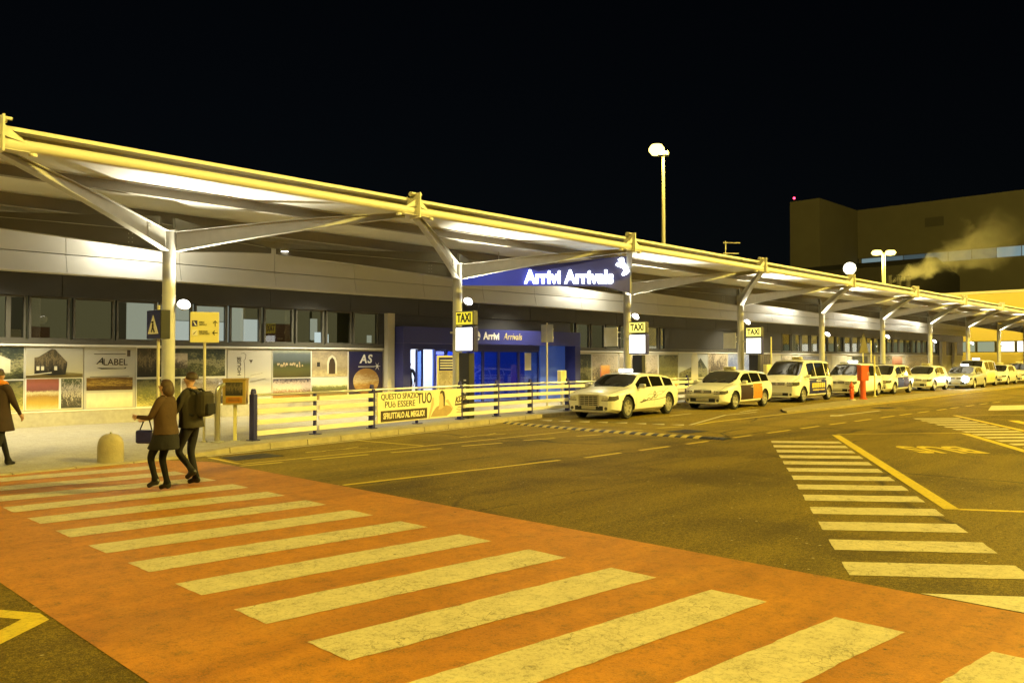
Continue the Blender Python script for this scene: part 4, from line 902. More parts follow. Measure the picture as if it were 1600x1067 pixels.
b = MB(); b.prism([(-.25,1.522),(.25,1.522),(.22,1.57),(-.22,1.57)], 'y', -.16, .16); b.build('roof', M['redpaint'], t)
t = thing('warning_sign', 'dull olive triangular sign on a pole by the far windows', 'road sign', (51.6,19.8,.12)); b = MB(); b.prism([(-.75,2.2),(.75,2.2),(0,3.5)], 'y', -.02, .02); b.build('panel', pm('dull_yellow_sign', (.10,.085,.03), .6, var=.1), t); b = MB(); b.cyl((0,.05,0),(0,.05,3.3),.04,n=8); b.build('post', M['signcream'], t)
# drain covers
for k, (x, y, lb) in enumerate(((8.0,14.9,'dark iron drain cover beside the kerb left of the parking bays'), (18.9,11.9,'dark iron manhole cover behind the speed hump'), (33.5,12.1,'far manhole cover near the traffic island'))):
    t = thing('drain_cover', lb, 'manhole cover', (x,y,.0)); b = MB()
    b.bbox(-.5,.5,-.35,.35,.001,.007,.002); b.build('plate', pm('iron', (.025,.02,.012), .6, .4, var=.4, scale=20), t); b = MB()
    for i in range(8): b.box(-.45+i*.115,-.40+i*.115,-.3,.3,.0072,.010)
    b.build('ribs', pm('iron_rib', (.035,.028,.016), .6, .4, var=.4, scale=20), t)
# ================================================================ cars
def interp(pts, x):
    if x <= pts[0][0]: return pts[0][1]
    for a, b in zip(pts, pts[1:]):
        if x <= b[0]: t = (x - a[0]) / (b[0] - a[0]); return a[1] + (b[1] - a[1]) * t
    return pts[-1][1]
def sm(a, b, x): t = max(0, min(1, (x - a) / (b - a))); return t * t * (3 - 2 * t)
class Body:
    def __init__(s, wb, xr, xf, W, top, belt, zl=.20, wr=.335, tum=.33):
        s.wb, s.xr, s.xf, s.W, s.tp, s.bl, s.zl, s.wr, s.tum = wb, xr, xf, W, top, belt, zl, wr, tum
        s.plan = [(xr, .80), (xr+.06, .89), (xr+.18, .955), (xr+.5, .99), (xr+1.1, 1), (xf-1.2, 1), (xf-.6, .985), (xf-.34, .96), (xf-.16, .90), (xf-.06, .83), (xf, .74)]
    def sec(s, x):
        hw = s.W / 2 * interp(s.plan, x); top = interp(s.tp, x); bl = interp(s.bl, x); h = top - bl
        zl = s.zl + .05 * sm(s.xf - .5, s.xf, x) + .08 * sm(s.xr + .5, s.xr, x)
        k = sm(.06, .26, h)
        hood = [(hw*.93, bl + .35*h), (hw*.78, bl + .70*h), (hw*.45, bl + .93*h)]
        gy = hw*.93 - s.tum * h
        cab = [(hw*.935, bl + .012), (gy, top - .085), (gy - .085, top - .028)]
        mid = [(a[0]*(1-k) + b[0]*k, a[1]*(1-k) + b[1]*k) for a, b in zip(hood, cab)]
        return [(0, zl), (hw*.84, zl), (hw*.965, zl+.09), (hw*.995, zl+.26), (hw, bl - .24), (hw*.985, bl - .09), (hw*.962, bl - .012)] + mid + [(0, top)], h
    def mesh(s):
        n = 46; xs = sorted(set([s.xr + (s.xf - s.xr) * i / n for i in range(n + 1)] + [p[0] for p in s.tp] + [p[0] for p in s.plan]))
        xs = [x for i, x in enumerate(xs) if i == 0 or x - xs[i-1] > .004]
        mb = MB(); V = []
        for x in xs:
            h, _ = s.sec(x); ring = [(x, y, z) for y, z in h] + [(x, -y, z) for y, z in h[-2:0:-1]]; V.append(ring)
        m = len(V[0]); vs = [p for r_ in V for p in r_]; fs = []
        for i in range(len(xs) - 1):
            for k in range(m): fs.append((i*m+k, i*m+(k+1)%m, (i+1)*m+(k+1)%m, (i+1)*m+k))
        fs += [tuple(range(m-1, -1, -1)), tuple(range((len(xs)-1)*m, len(xs)*m))]
        return mb.add(vs, fs)
    def patch(s, x0, x1, f, off, rows=4, n=10, thick=.012):
        """closed skin patch: f(x, t) -> (y, z), both sides handled by caller"""
        P = []
        for i in range(n + 1):
            x = x0 + (x1 - x0) * i / n
            P.append([Vector((x, *f(x, j / rows))) for j in range(rows + 1)])
        return P
def skin_side(mb, B, sg, x0, x1, za, zb, off=.008, glass=False, n=12, rows=4):
    """patch on the flank (body or side glass) offset outwards, with a returned edge"""
    out, inn = [], []
    for i in range(n + 1):
        x = x0 + (x1 - x0) * i / n; q, h = B.sec(x)
        if glass: a, b = q[7], q[8]; pts = [(a[0] + (b[0]-a[0]) * t, a[1] + (b[1]-a[1]) * t) for t in [za + (zb-za)*j/rows for j in range(rows+1)]]
        else:
            fl = q[2:7]; pts = []
            for j in range(rows + 1):
                z = za + (zb - za) * j / rows
                zz = min(max(z, fl[0][1]), fl[-1][1]); pts.append((interp([(p[1], p[0]) for p in fl], zz), zz))
        out.append([(x, sg * (y + off), z) for y, z in pts]); inn.append([(x, sg * (y - .01), z) for y, z in pts])
    R_ = rows + 1; vs = [p for r_ in out for p in r_] + [p for r_ in inn for p in r_]; o = len(out) * R_; fs = []
    for i in range(n):
        for j in range(rows): fs.append((i*R_+j, i*R_+j+1, (i+1)*R_+j+1, (i+1)*R_+j))
    for i in range(n):
        for j in (0, rows): fs.append((i*R_+j, (i+1)*R_+j, o+(i+1)*R_+j, o+i*R_+j))
    for j in range(rows):
        for i in (0, n): fs.append((i*R_+j, i*R_+j+1, o+i*R_+j+1, o+i*R_+j))
    mb.add(vs, fs)
def skin_top(mb, B, x0, x1, f=.96, off=.008, n=8, m=8):
    """patch across the car (windscreen, rear window), lying on the roof line"""
    vs = []
    for i in range(n + 1):
        x = x0 + (x1 - x0) * i / n; q, h = B.sec(x); dz = (interp(B.tp, x+.02) - interp(B.tp, x-.02)) / .04; nl = math.hypot(dz, 1); nx, nz = -dz/nl, 1/nl
        e = q[9]; g8 = q[8]
        for j in range(m + 1):
            t = -1 + 2*j/m; y = t * (e[0] * f + (g8[0]-e[0])*.45); at = abs(y)
            z = q[10][1] + (e[1] - q[10][1]) * min(1, at / max(e[0], .01)) if at <= e[0] else e[1] + (g8[1]-e[1]) * (at - e[0]) / max(g8[0] - e[0], .01)
            vs.append((x + nx*off, y, z + nz*off))
    fs = [(i*(m+1)+j, i*(m+1)+j+1, (i+1)*(m+1)+j+1, (i+1)*(m+1)+j) for i in range(n) for j in range(m)]
    mb.add(vs, fs)
wheel_cache = {}
def make_wheel(r, spokes):
    key = (r, spokes)
    if key in wheel_cache: return wheel_cache[key]
    ty = MB(); ty.lathe([(r*.66,-.10), (r*.9,-.112), (r*.985,-.09), (r,-.05), (r,.05), (r*.985,.09), (r*.9,.112), (r*.66,.10), (r*.62,.0), (r*.66,-.10)], n=28, axis='y')
    rm = MB(); rm.lathe([(r*.685,.10), (r*.66,.112), (r*.60,.085), (r*.60,-.02), (0,-.02)], n=28, axis='y')
    rm.lathe([(0,.085), (.045,.085), (.06,.07), (.06,-.02)], n=12, axis='y')
    for k in range(spokes):
        a = 2*math.pi*k/spokes; d = Vector((math.cos(a),0,math.sin(a))); t = Vector((-math.sin(a),0,math.cos(a))); w0, w1 = .035, .045 if spokes < 7 else .028
        A, Bq = d*.04, d*r*.64
        rm.hexa([A-t*w0+Vector((0,.03,0)), A+t*w0+Vector((0,.03,0)), Bq+t*w1+Vector((0,.04,0)), Bq-t*w1+Vector((0,.04,0))], [A-t*w0*.8+Vector((0,.08,0)), A+t*w0*.8+Vector((0,.08,0)), Bq+t*w1*.8+Vector((0,.095,0)), Bq-t*w1*.8+Vector((0,.095,0))])
    a = ty.build('tmp', M['tyre'], smooth=True); b = rm.build('tmp', [M['alloy'], M['black']], smooth=True)
    # dark recess between the spokes
    b.data.materials[0] = M['alloy']
    ms = (a.data, b.data); bpy.data.objects.remove(a); bpy.data.objects.remove(b); wheel_cache[key] = ms; return ms
body_cache = {}
def make_car(name, label, kind, B, loc, rz, paint='car', doors=(), side_glass=(), ws=None, rw=None, grille='wide', lights=(.60,.80,.50), roofsign='unlit', ads=(), spokes=7, rails=False, lit=False, mirror=None, detail=True):
    t = thing(name, label, 'taxi', loc, rz, 'taxis queuing at the terminal kerb')
    key = id(B)
    if key not in body_cache:
        o = B.mesh().build('tmp', M[paint]); ct = MB()
        for ax in (-B.wb/2, B.wb/2):
            for sg in (-1, 1): ct.cyl((ax, sg*(B.W/2-.24), B.wr), (ax, sg*(B.W/2+.2), B.wr), B.wr+.070, n=28)
        c = ct.build('tmp', M['black']); md = o.modifiers.new('b', 'BOOLEAN'); md.object = c; md.operation = 'DIFFERENCE'; md.solver = 'EXACT'
        me = evaluated(o); bpy.data.objects.remove(c); bpy.data.objects.remove(o)
        me.polygons.foreach_set('use_smooth', [True]*len(me.polygons)); me.set_sharp_from_angle(angle=R(32)); body_cache[key] = me
    me = body_cache[key].copy(); me.materials.clear(); me.materials.append(M[paint]); me.materials.append(M['black'])
    for p in me.polygons:
        c = p.center
        arch = any(math.hypot(c.x - ax, c.z - B.wr) < B.wr + .085 and abs(c.y) < B.W/2 - .012 and abs(c.y) > B.W/2 - .30 for ax in (-B.wb/2, B.wb/2))
        p.material_index = 1 if arch or c.z < B.zl + .012 else 0
    link('body', me, t)
    tym, rim = make_wheel(B.wr, spokes)
    for ax in (-B.wb/2, B.wb/2):
        for sg in (-1, 1):
            wv = link('wheel', tym, t); wv.location = (ax, sg*(B.W/2-.135), B.wr); wv.rotation_euler = (0, rnd.random()*2, 0 if sg > 0 else math.pi)
            r_ = link('rim', rim, wv)
    if ws:
        b = MB(); skin_top(b, B, ws[0], ws[1]); b.build('windscreen', M['carglass'], t, True, recalc=False)
        b = MB(); xw = ws[1]-.10; q, _ = B.sec(xw)
        for sg in (-.55, .25): b.tube([(xw+.06, sg*q[9][0]*.9, interp(B.tp,xw+.06)+.03), (xw-.10, (sg+.42)*q[9][0]*.9, interp(B.tp,xw-.10)+.025)], .012, 5)
        b.build('wiper', M['black'], t)
    if ws and detail:
        b = MB(); xb0, xb1 = ws[1] + .03, B.xf - .14
        for sg in (-1, 1):
            pts = []
            for i in range(9):
                x = xb0 + (xb1-xb0)*i/8; q, h = B.sec(x); pts.append((x, sg*q[8][0]*1.0, q[8][1] + .002))
            b.tube(pts, .006, 4)
        q, h = B.sec(xb1); b.tube([(xb1, y*q[8][0], q[8][1] + (q[10][1]-q[8][1])*(1-abs(y)) + .002) for y in (-1,-.5,0,.5,1)], .006, 4)
        b.build('bonnet_seam', M['black'], t)
    if rw: b = MB(); skin_top(b, B, rw[0], rw[1]); b.build('rear_window', M['carglass'], t, True, recalc=False)
    for xa, xb in side_glass:
        for sg in (-1, 1):
            b = MB(); skin_side(b, B, sg, xa, xb, .06, .93, .007, True); b.build('side_window', M['carglass'], t, True)
    for i, (xa, xb) in enumerate(doors):
        zl = B.zl + .15; zb = interp(B.bl, (xa+xb)/2) - .03
        for sg in (-1, 1):
            ad = next((m for k, m in ads if k == i), None)
            b = MB(); skin_side(b, B, sg, xa, xb, zl, zb, .007); d = b.build('door', M[ad or paint], t, True)
            if ad: d['label'] = ad.replace('ad', '') + ' advertising door'
            q, _ = B.sec(xa + .14); yy = interp([(p[1], p[0]) for p in q[2:7]], zb - .12)
            h = MB(); h.bbox(xa+.06, xa+.24, sg*(yy+.012)-.014, sg*(yy+.012)+.014, zb-.11, zb-.075, .006); h.build('handle', M[paint if not ad else 'chrome'], d)
    xf = B.xf; hwf = B.W/2; z0, z1, y0 = lights
    for sg in (-1, 1):
        pl = [(xf+.006, y0), (xf+.006, hwf*.735), (xf-.06, hwf*.83+.006), (xf-.16, hwf*.90+.008), (xf-.34, hwf*.955+.007), (xf-.34, hwf*.86), (xf-.14, y0)]
        b = MB(); n_ = len(pl); lo = [(x, sg*y, z0 + .05*(1 if i in (4,5) else 0)) for i, (x, y) in enumerate(pl)]; hi = [(x - (.03 if i < 2 else 0), sg*y*(.99), z1 + .03*(1 if i in (4,5) else 0)) for i, (x, y) in enumerate(pl)]
        b.add(lo + hi, [tuple(range(n_-1,-1,-1)), tuple(range(n_, 2*n_))] + [(i, (i+1)%n_, n_+(i+1)%n_, n_+i) for i in range(n_)])
        hl_ = b.build('headlight', M['lamp'], t)
        if detail:
            for yy in (y0+.07, y0+.19):
                c = MB(); c.cyl((xf-.02, sg*yy, (z0+z1)/2), (xf+.012, sg*yy, (z0+z1)/2), min(.06, (z1-z0)*.38), n=14); c.build('reflector', M['chrome'], hl_, True)
        b = MB(); b.cyl((xf-.1, sg*hwf*.66, B.zl+.16), (xf+.008, sg*hwf*.66, B.zl+.16), .055, n=14); b.build('fog_lamp', M['lamp'], t, True)
        mx = mirror or (ws[1]-.42 if ws else .6); q, _ = B.sec(mx); my = q[7][0]
        b = MB(); b.bbox(mx-.06, mx+.10, sg*(my+.16)-.10, sg*(my+.16)+.10, q[7][1]+.02, q[7][1]+.16, .04); b.cyl((mx+.02, sg*(my-.02), q[7][1]+.03), (mx+.02, sg*(my+.09), q[7][1]+.07), .02, n=6); b.build('mirror', M['chrome' if grille == 'egg' else paint], t, True)
        b = MB(); b.bbox(B.xr-.012, B.xr+.10, sg*hwf*.72-.09, sg*hwf*.72+.09, .72, 1.0, .01); b.build('tail_light', M['redpaint'], t)
    gb = MB()
    if grille == 'egg':
        gb.bbox(xf-.04, xf+.012, -.36, .36, .40, .785, .02); g0 = gb.build('grille', M['black'], t); c = MB()
        for k in range(6): c.bbox(xf+.006, xf+.026, -.34, .34, .43+k*.060, .452+k*.060, .004)
        for k in range(5): c.box(xf+.008, xf+.018, -.32+k*.16-.006, -.32+k*.16+.006, .43, .76)
        c.bbox(xf-.02, xf+.03, -.38, .38, .765, .805, .01); c.bbox(xf-.02, xf+.03, -.38, -.345, .41, .77, .01); c.bbox(xf-.02, xf+.03, .345, .38, .41, .77, .01); c.build('grille_bars', M['chrome'], g0)
    elif grille == 'wide':
        gb.bbox(xf-.04, xf+.010, -.36, .36, z0+.03, z0+.15, .02); g0 = gb.build('grille', M['black'], t); c = MB()
        for k in range(2): c.bbox(xf+.004, xf+.018, -.34, .34, z0+.055+k*.045, z0+.075+k*.045, .003)
        c.cyl((xf, 0, z0+.09), (xf+.026, 0, z0+.09), .055, n=16); c.build('grille_bars', M['chrome'], g0, True)
    b = MB(); b.bbox(xf-.03, xf+.010, -.52, .52, B.zl+.09, B.zl+.24, .02); lg = b.build('lower_grille', M['black'], t)
    b = MB(); b.bbox(xf+.004, xf+.024, -.26, .26, B.zl+.13, B.zl+.24, .004); b.build('number_plate', M['plate'], t)
    b = MB(); b.bbox(xf-.06, xf+.02, -.60, .60, B.zl+.03, B.zl+.085, .015); b.build('bumper_lip', M['chrome' if grille == 'egg' else paint], t)
    if roofsign:
        rx = -.05; rt = interp(B.tp, rx)
        b = MB(); b.bbox(rx-.10, rx+.10, -.24, .24, rt+.015, rt+.14, .035); rs = b.build('roof_sign', M['taxilit' if roofsign == 'lit' else 'taxiunlit'], t, True)
        if detail: text('lettering', 'TAXI', M['ink'], rs, (rx+.104, 0, rt+.08), .11, face='+x', bold=.003)
        b = MB(); b.box(rx-.07, rx+.07, -.2, .2, rt-.01, rt+.014); b.build('sign_base', M['black'], rs)
    if rails:
        for sg in (-1, 1):
            xs = [B.xr+.55 + (1.9)*i/8 for i in range(9)]; b = MB(); b.tube([(x, sg*(B.sec(x)[0][9][0]+.0), B.sec(x)[0][9][1]+.055) for x in xs], .018, 6); b.build('roof_rail', M['black'], t, True)
    if lit:
        for sg in (-1, 1):
            b = MB(); b.cyl((xf+.01, sg*.56, (z0+z1)/2), (xf+.035, sg*.56, (z0+z1)/2), .20, n=16); b.build('lit_lamp', M['headlit'], t)  # oversized disc, the headlamp's glare is put into its shape
            l = bpy.data.lights.new('headlamp_beam', 'SPOT'); l.energy = 260; l.color = (.85,.95,1); l.spot_size = R(44); l.spot_blend = .6; l.shadow_soft_size = .08
            lo = link('headlamp_beam', l, t); lo.location = (xf+.06, sg*.56, (z0+z1)/2); lo.rotation_euler = Vector((1,0,-.16)).to_track_quat('-Z','Y').to_euler()
    return t
B300 = Body(3.05, -2.52, 2.47, 1.88, [(-2.52,.88),(-2.47,.98),(-2.40,1.03),(-1.95,1.34),(-1.2,1.43),(-.3,1.465),(.20,1.445),(.38,1.41),(1.10,1.03),(1.17,1.01),(1.8,.945),(2.30,.865),(2.43,.825),(2.47,.80)],
            [(-2.52,.83),(-2.2,.965),(-1,.965),(.4,.945),(1.1,.925),(1.8,.865),(2.47,.745)], wr=.36)
BW = Body(2.85, -2.42, 2.38, 1.87, [(-2.42,.92),(-2.37,1.10),(-2.0,1.40),(-1.2,1.475),(-.4,1.50),(.15,1.475),(.34,1.44),(1.20,1.01),(1.28,.985),(1.9,.90),(2.22,.80),(2.34,.72),(2.38,.66)],
          [(-2.42,.88),(-2.1,1.01),(-1,.99),(.4,.95),(1.2,.91),(1.9,.83),(2.38,.62)], wr=.335)
BV = Body(3.2, -2.36, 2.40, 1.90, [(-2.36,1.30),(-2.33,1.72),(-2.2,1.84),(-1,1.90),(.3,1.90),(.80,1.86),(.98,1.80),(1.70,1.24),(1.78,1.20),(2.15,1.06),(2.34,.94),(2.40,.84)],
          [(-2.36,1.05),(-1,1.10),(.9,1.08),(1.6,1.05),(2.0,.96),(2.40,.78)], wr=.335, tum=.20)
BS = Body(2.84, -2.31, 2.32, 1.82, [(-2.31,1.05),(-2.25,1.48),(-2.0,1.66),(-1,1.72),(0,1.73),(.50,1.69),(.68,1.64),(1.48,1.13),(1.56,1.10),(2.05,.96),(2.26,.84),(2.32,.76)],
          [(-2.31,.98),(-1,1.02),(.6,.99),(1.4,.97),(1.9,.88),(2.32,.70)], wr=.325, tum=.24)
BT = Body(2.68, -2.18, 2.22, 1.79, [(-2.18,1.0),(-2.12,1.40),(-1.85,1.58),(-1,1.64),(0,1.645),(.45,1.60),(.62,1.55),(1.38,1.09),(1.46,1.06),(1.95,.92),(2.16,.80),(2.22,.72)],
          [(-2.18,.95),(-1,.98),(.6,.95),(1.3,.93),(1.8,.85),(2.22,.66)], wr=.32, tum=.26)
BH = Body(2.58, -2.08, 2.20, 1.77, [(-2.08,.95),(-2.0,1.2),(-1.7,1.46),(-.9,1.54),(-.1,1.55),(.32,1.50),(.48,1.46),(1.28,1.03),(1.36,1.01),(1.9,.89),(2.12,.78),(2.20,.70)],
          [(-2.08,.90),(-1,.98),(.5,.95),(1.2,.92),(1.8,.83),(2.20,.64)], wr=.32, tum=.28)
def pose(nx, ny, yaw): return (nx, ny, 0), math.pi + R(yaw)
lc, rz = pose(22.98, 16.92, 8.5)
c1 = make_car('taxi_estate', 'white estate taxi with a tall chrome grille and lit roof sign, first in the queue', 'estate', B300, lc, rz, doors=((-.30,.98),(-1.22,-.33)), side_glass=((-.22,.80),(-1.15,-.30),(-1.98,-1.28)), ws=(.36,1.14), rw=(-2.38,-2.0), grille='egg', lights=(.60,.745,.46), roofsign='lit', spokes=7)
# painted scroll on the flank of the first taxi (kerb-away side)
for x0_, x1_, z0_, z1_, amp, fr, th in ((.75,-1.45,.50,.62,.012,1.1,.010), (.55,-.55,.55,.66,.030,3.1,.012), (-.1,-1.5,.60,.90,.035,1.4,.006), (.2,-1.2,.70,.84,.03,1.9,.005), (.70,.30,.50,.56,.02,5,.014)):
    b = MB(); pts = []
    for i in range(26):
        tt_ = i/25; x = x0_ + (x1_-x0_)*tt_; q, _ = B300.sec(x); z = z0_ + (z1_-z0_)*tt_ + amp*math.sin(tt_*6.28*fr); y = interp([(p[1], p[0]) for p in q[2:7]], z) + .008
        pts.append((x, y, z))
    b.tube(pts, th, 5); b.build('painted_scroll', M['inkbrown'], c1)
b = MB(); q, _ = B300.sec(-.35); yy = interp([(p[1], p[0]) for p in q[2:7]], .72) + .010; b.lathe([(.085,-.003),(.085,.004),(.06,.004),(.06,-.003)], (-.35, yy, .76), 16, 'y'); b.build('painted_emblem', M['inkbrown'], c1)
lc, rz = pose(29.9, 16.85, 5)
c2 = make_car('taxi_estate', 'white estate taxi with brown and orange adverts on its doors, second in the queue', 'estate', BW, lc, rz, doors=((-.22,.95),(-1.12,-.25)), ads=((0,'brownad'),(1,'orangead')), side_glass=((-.18,.72),(-1.12,-.24),(-1.95,-1.2)), ws=(.28,1.22), rw=(-2.36,-2.02), lights=(.60,.72,.46), spokes=5)
lc, rz = pose(37.0, 17.3, 4)
c3 = make_car('taxi_van', 'white van taxi with a blue sliding door advert lettered in yellow, third in the queue', 'van', BV, lc, rz, doors=((-.1,.98),(-1.2,-.13)), ads=((0,'bluead'),(1,'bluead')), side_glass=((0,.90),(-1.25,-.1),(-2.2,-1.35)), ws=(.86,1.74), rw=(-2.35,-2.2), lights=(.74,.90,.46), spokes=5)
b = MB(); 
for k in range(7):
    x = -.95 + k*.24; q, _ = BV.sec(x); y = interp([(p[1], p[0]) for p in q[2:7]], .72) + .012; b.bbox(x, x+.17, y-.004, y+.006, .62, .84, .003)
b.bbox(-.9, .6, BV.W/2+.009, BV.W/2+.018, .50, .55, .002); b.build('yellow_lettering', M['yellowad'], c3)
b = MB(); b.bbox(-.5,.1,BV.W/2*.985+.006,BV.W/2*.985+.018,.90,.95,.003); b.build('white_lettering', M['letterwhite'], c3)
lc, rz = pose(43.8, 17.4, 3)
make_car('taxi_people_carrier', 'white people carrier taxi with a lit roof sign, behind the red hose cabinet', 'mpv', BS, lc, rz, doors=((-.15,.95),(-1.1,-.18)), side_glass=((-.1,.85),(-1.1,-.16),(-2.0,-1.2)), ws=(.55,1.50), rw=(-2.25,-2.05), lights=(.66,.80,.42), roofsign='lit', rails=True, spokes=6)
lc, rz = pose(48.8, 17.45, 2)
make_car('taxi_people_carrier', 'white people carrier taxi with a dark blue front door, fifth in the queue', 'mpv', BT, lc, rz, doors=((-.15,.90),(-1.05,-.18)), ads=((0,'bluead'),(1,'brownad')), side_glass=((-.1,.80),(-1.05,-.16),(-1.88,-1.15)), ws=(.50,1.40), rw=(-2.12,-1.9), lights=(.62,.76,.42), roofsign=None, rails=True, spokes=5)
lc, rz = pose(55.5, 17.45, 2)
make_car('taxi_hatchback', 'pale yellow sided hatchback taxi just left of the car with its headlamp on', 'hatch', BH, lc, rz, paint='car', doors=((-.2,.85),(-1.0,-.23)), ads=((0,'caryellow'),(1,'caryellow')), side_glass=((-.15,.72),(-1.0,-.2)), ws=(.40,1.30), rw=(-2.0,-1.75), lights=(.58,.72,.42), roofsign='unlit', spokes=5)
lc, rz = pose(60.9, 16.7, 3)
make_car('taxi_saloon', 'silver grey car with bright bluish headlamps on in the taxi queue', 'hatch', BW, lc, rz, paint='cargrey', doors=((-.22,.95),(-1.12,-.25)), side_glass=((-.18,.72),(-1.12,-.24)), ws=(.28,1.22), rw=(-2.36,-2.02), lights=(.60,.72,.46), roofsign='lit', spokes=5, lit=True)
lc, rz = pose(66.6, 17.5, 1)
make_car('taxi_van', 'yellow sided van taxi standing taller behind the car with headlamps on', 'van', BV, lc, rz, doors=((-.1,.98),(-1.2,-.13)), ads=((0,'caryellow'),(1,'caryellow')), side_glass=((0,.90),(-1.25,-.1),(-2.2,-1.35)), ws=(.86,1.74), rw=(-2.35,-2.2), lights=(.74,.90,.46), roofsign='lit', spokes=5)
lc, rz = pose(73.0, 17.5, 1)
make_car('taxi_hatchback', 'white hatchback taxi far down the queue, just right of the tall yellow sided van', 'hatch', BH, lc, rz, doors=((-.2,.85),(-1.0,-.23)), side_glass=((-.15,.72),(-1.0,-.2)), ws=(.40,1.30), rw=(-2.0,-1.75), lights=(.58,.72,.42), roofsign='unlit', spokes=5, detail=False)
lc, rz = pose(79.0, 17.5, 1)
make_car('taxi_people_carrier', 'people carrier taxi with an orange door at the right edge of the photo', 'mpv', BT, lc, rz, doors=((-.15,.90),(-1.05,-.18)), ads=((0,'orangead'),(1,'orangead')), side_glass=((-.1,.80),(-1.05,-.16)), ws=(.50,1.40), rw=(-2.12,-1.9), lights=(.62,.76,.42), roofsign='unlit', spokes=5, detail=False)
# ================================================================ people
def person(label, loc, rz, H=1.70, pose=None, top='coatblack', leg='tights', shoe='shoe', hair='hair', hairlen=.0, girth=1.0, group=None, skirt=None, coat=None, jacket=None):
    S = H / 1.70; t = thing('person', label, 'person', loc, rz, group)
    J = dict(pelvis=(0,0,.95), waist=(.01,0,1.08), chest=(.01,0,1.27), neckb=(.0,0,1.42), neck=(.015,0,1.475), jaw=(.035,0,1.535), skull=(.015,0,1.605), crown=(.0,0,1.655),
             hipL=(0,.09,.90), hipR=(0,-.09,.90), kneeL=(.10,.09,.49), kneeR=(-.02,-.09,.49), ankL=(.22,.09,.09), ankR=(-.30,-.09,.17), toeL=(.38,.10,.035), toeR=(-.20,-.10,.05), heelL=(.18,.09,.04), heelR=(-.36,-.09,.15),
             shL=(0,.17,1.385), shR=(0,-.17,1.385), elL=(-.10,.24,1.12), elR=(.08,-.24,1.12), wrL=(.02,.24,.90), wrR=(.24,-.22,.93), nose=(.125,0,1.585), earL=(.01,.092,1.59), earR=(.01,-.092,1.59))
    if pose: J.update(pose)
    rad = dict(pelvis=(.115,.155), waist=(.10,.135), chest=(.115,.165), neckb=(.075,.10), neck=(.052,.052), jaw=(.066,.060), skull=(.095,.078), crown=(.062,.055), hipL=(.095,.09), hipR=(.095,.09), kneeL=(.058,.056), kneeR=(.058,.056),
               ankL=(.040,.038), ankR=(.040,.038), toeL=(.032,.042), toeR=(.032,.042), heelL=(.038,.036), heelR=(.038,.036), shL=(.068,.068), shR=(.068,.068), elL=(.047,.047), elR=(.047,.047), wrL=(.031,.028), wrR=(.031,.028), nose=(.013,.015), earL=(.016,.028), earR=(.016,.028))
    E_ = [('pelvis','waist','top'),('waist','chest','top'),('chest','neckb','top'),('neckb','neck','skin'),('neck','jaw','skin'),('jaw','skull','skin'),('skull','crown','skin'),('pelvis','hipL','leg'),('pelvis','hipR','leg'),
          ('hipL','kneeL','leg'),('hipR','kneeR','leg'),('kneeL','ankL','leg'),('kneeR','ankR','leg'),('ankL','toeL','shoe'),('ankR','toeR','shoe'),('ankL','heelL','shoe'),('ankR','heelR','shoe'),
          ('neckb','shL','top'),('neckb','shR','top'),('shL','elL','top'),('shR','elR','top'),('elL','wrL','top'),('elR','wrR','top'),('skull','nose','skin'),('skull','earL','skin'),('skull','earR','skin')]
    names = list(J); idx = {n: i for i, n in enumerate(names)}
    V = [Vector(J[n]) * S for n in names]; Ed = [(idx[a], idx[b]) for a, b, _ in E_]; Rr = [rad[n] for n in names]; seg = [(J[a], J[b], c) for a, b, c in E_]
    # hands: palm plus five bent fingers grown out of the wrist
    for sd in 'LR':
        wv = Vector(J['wr'+sd]); d = (wv - Vector(J['el'+sd])).normalized(); s = 1 if sd == 'L' else -1
        side = d.cross(Vector((0,s,0))).normalized(); fwd = d
        pm_ = wv + fwd*.055; V.append(pm_*S); Rr.append((.020,.034)); ip = len(V)-1; Ed.append((idx['wr'+sd], ip)); seg.append((tuple(wv), tuple(pm_), 'skin'))
        for k, (o, ln) in enumerate(((-.030,.060),(-.010,.072),(.010,.068),(.028,.055))):
            a = pm_ + fwd*.045 + side*o; b = a + fwd*ln*.55 + Vector((0,-s*.010,0)); c = b + fwd*ln*.35 + Vector((0,-s*.022,0))
            pi_ = ip
            for q in (a, b, c): V.append(q*S); Rr.append((.009,.009)); Ed.append((pi_, len(V)-1)); pi_ = len(V)-1
            seg.append((tuple(pm_), tuple(c), 'skin'))
        a = pm_ + side*-.040 + fwd*.005; b = a + fwd*.035 + side*-.015
        for q in (a, b): V.append(q*S); Rr.append((.010,.010))
        Ed += [(ip, len(V)-2), (len(V)-2, len(V)-1)]; seg.append((tuple(pm_), tuple(b), 'skin'))
    me = bpy.data.meshes.new('body'); me.from_pydata([tuple(v) for v in V], Ed, []); o = bpy.data.objects.new('tmp', me); COL.objects.link(o)
    o.modifiers.new('s', 'SKIN'); sv = me.skin_vertices[0].data
    tg = {'top': girth, 'leg': 1, 'skin': 1, 'shoe': 1}
    wide = {idx[n] for n in ('pelvis','waist','chest','shL','shR','elL','elR')}
    for i, r_ in enumerate(Rr): k = S * (girth if i in wide else 1); sv[i].radius = (r_[0]*k, r_[1]*k)
    sv[0].use_root = True
    ss = o.modifiers.new('u', 'SUBSURF'); ss.levels = 2; ss.render_levels = 2
    bm_ = evaluated(o); bpy.data.objects.remove(o)
    mats = {'top': M[top], 'leg': M[leg], 'skin': M['skin'], 'shoe': M[shoe]}; order = list(mats)
    bm_.materials.clear()
    for k in order: bm_.materials.append(mats[k])
    sg = [(Vector(a)*S, Vector(b)*S, order.index(c)) for a, b, c in seg]
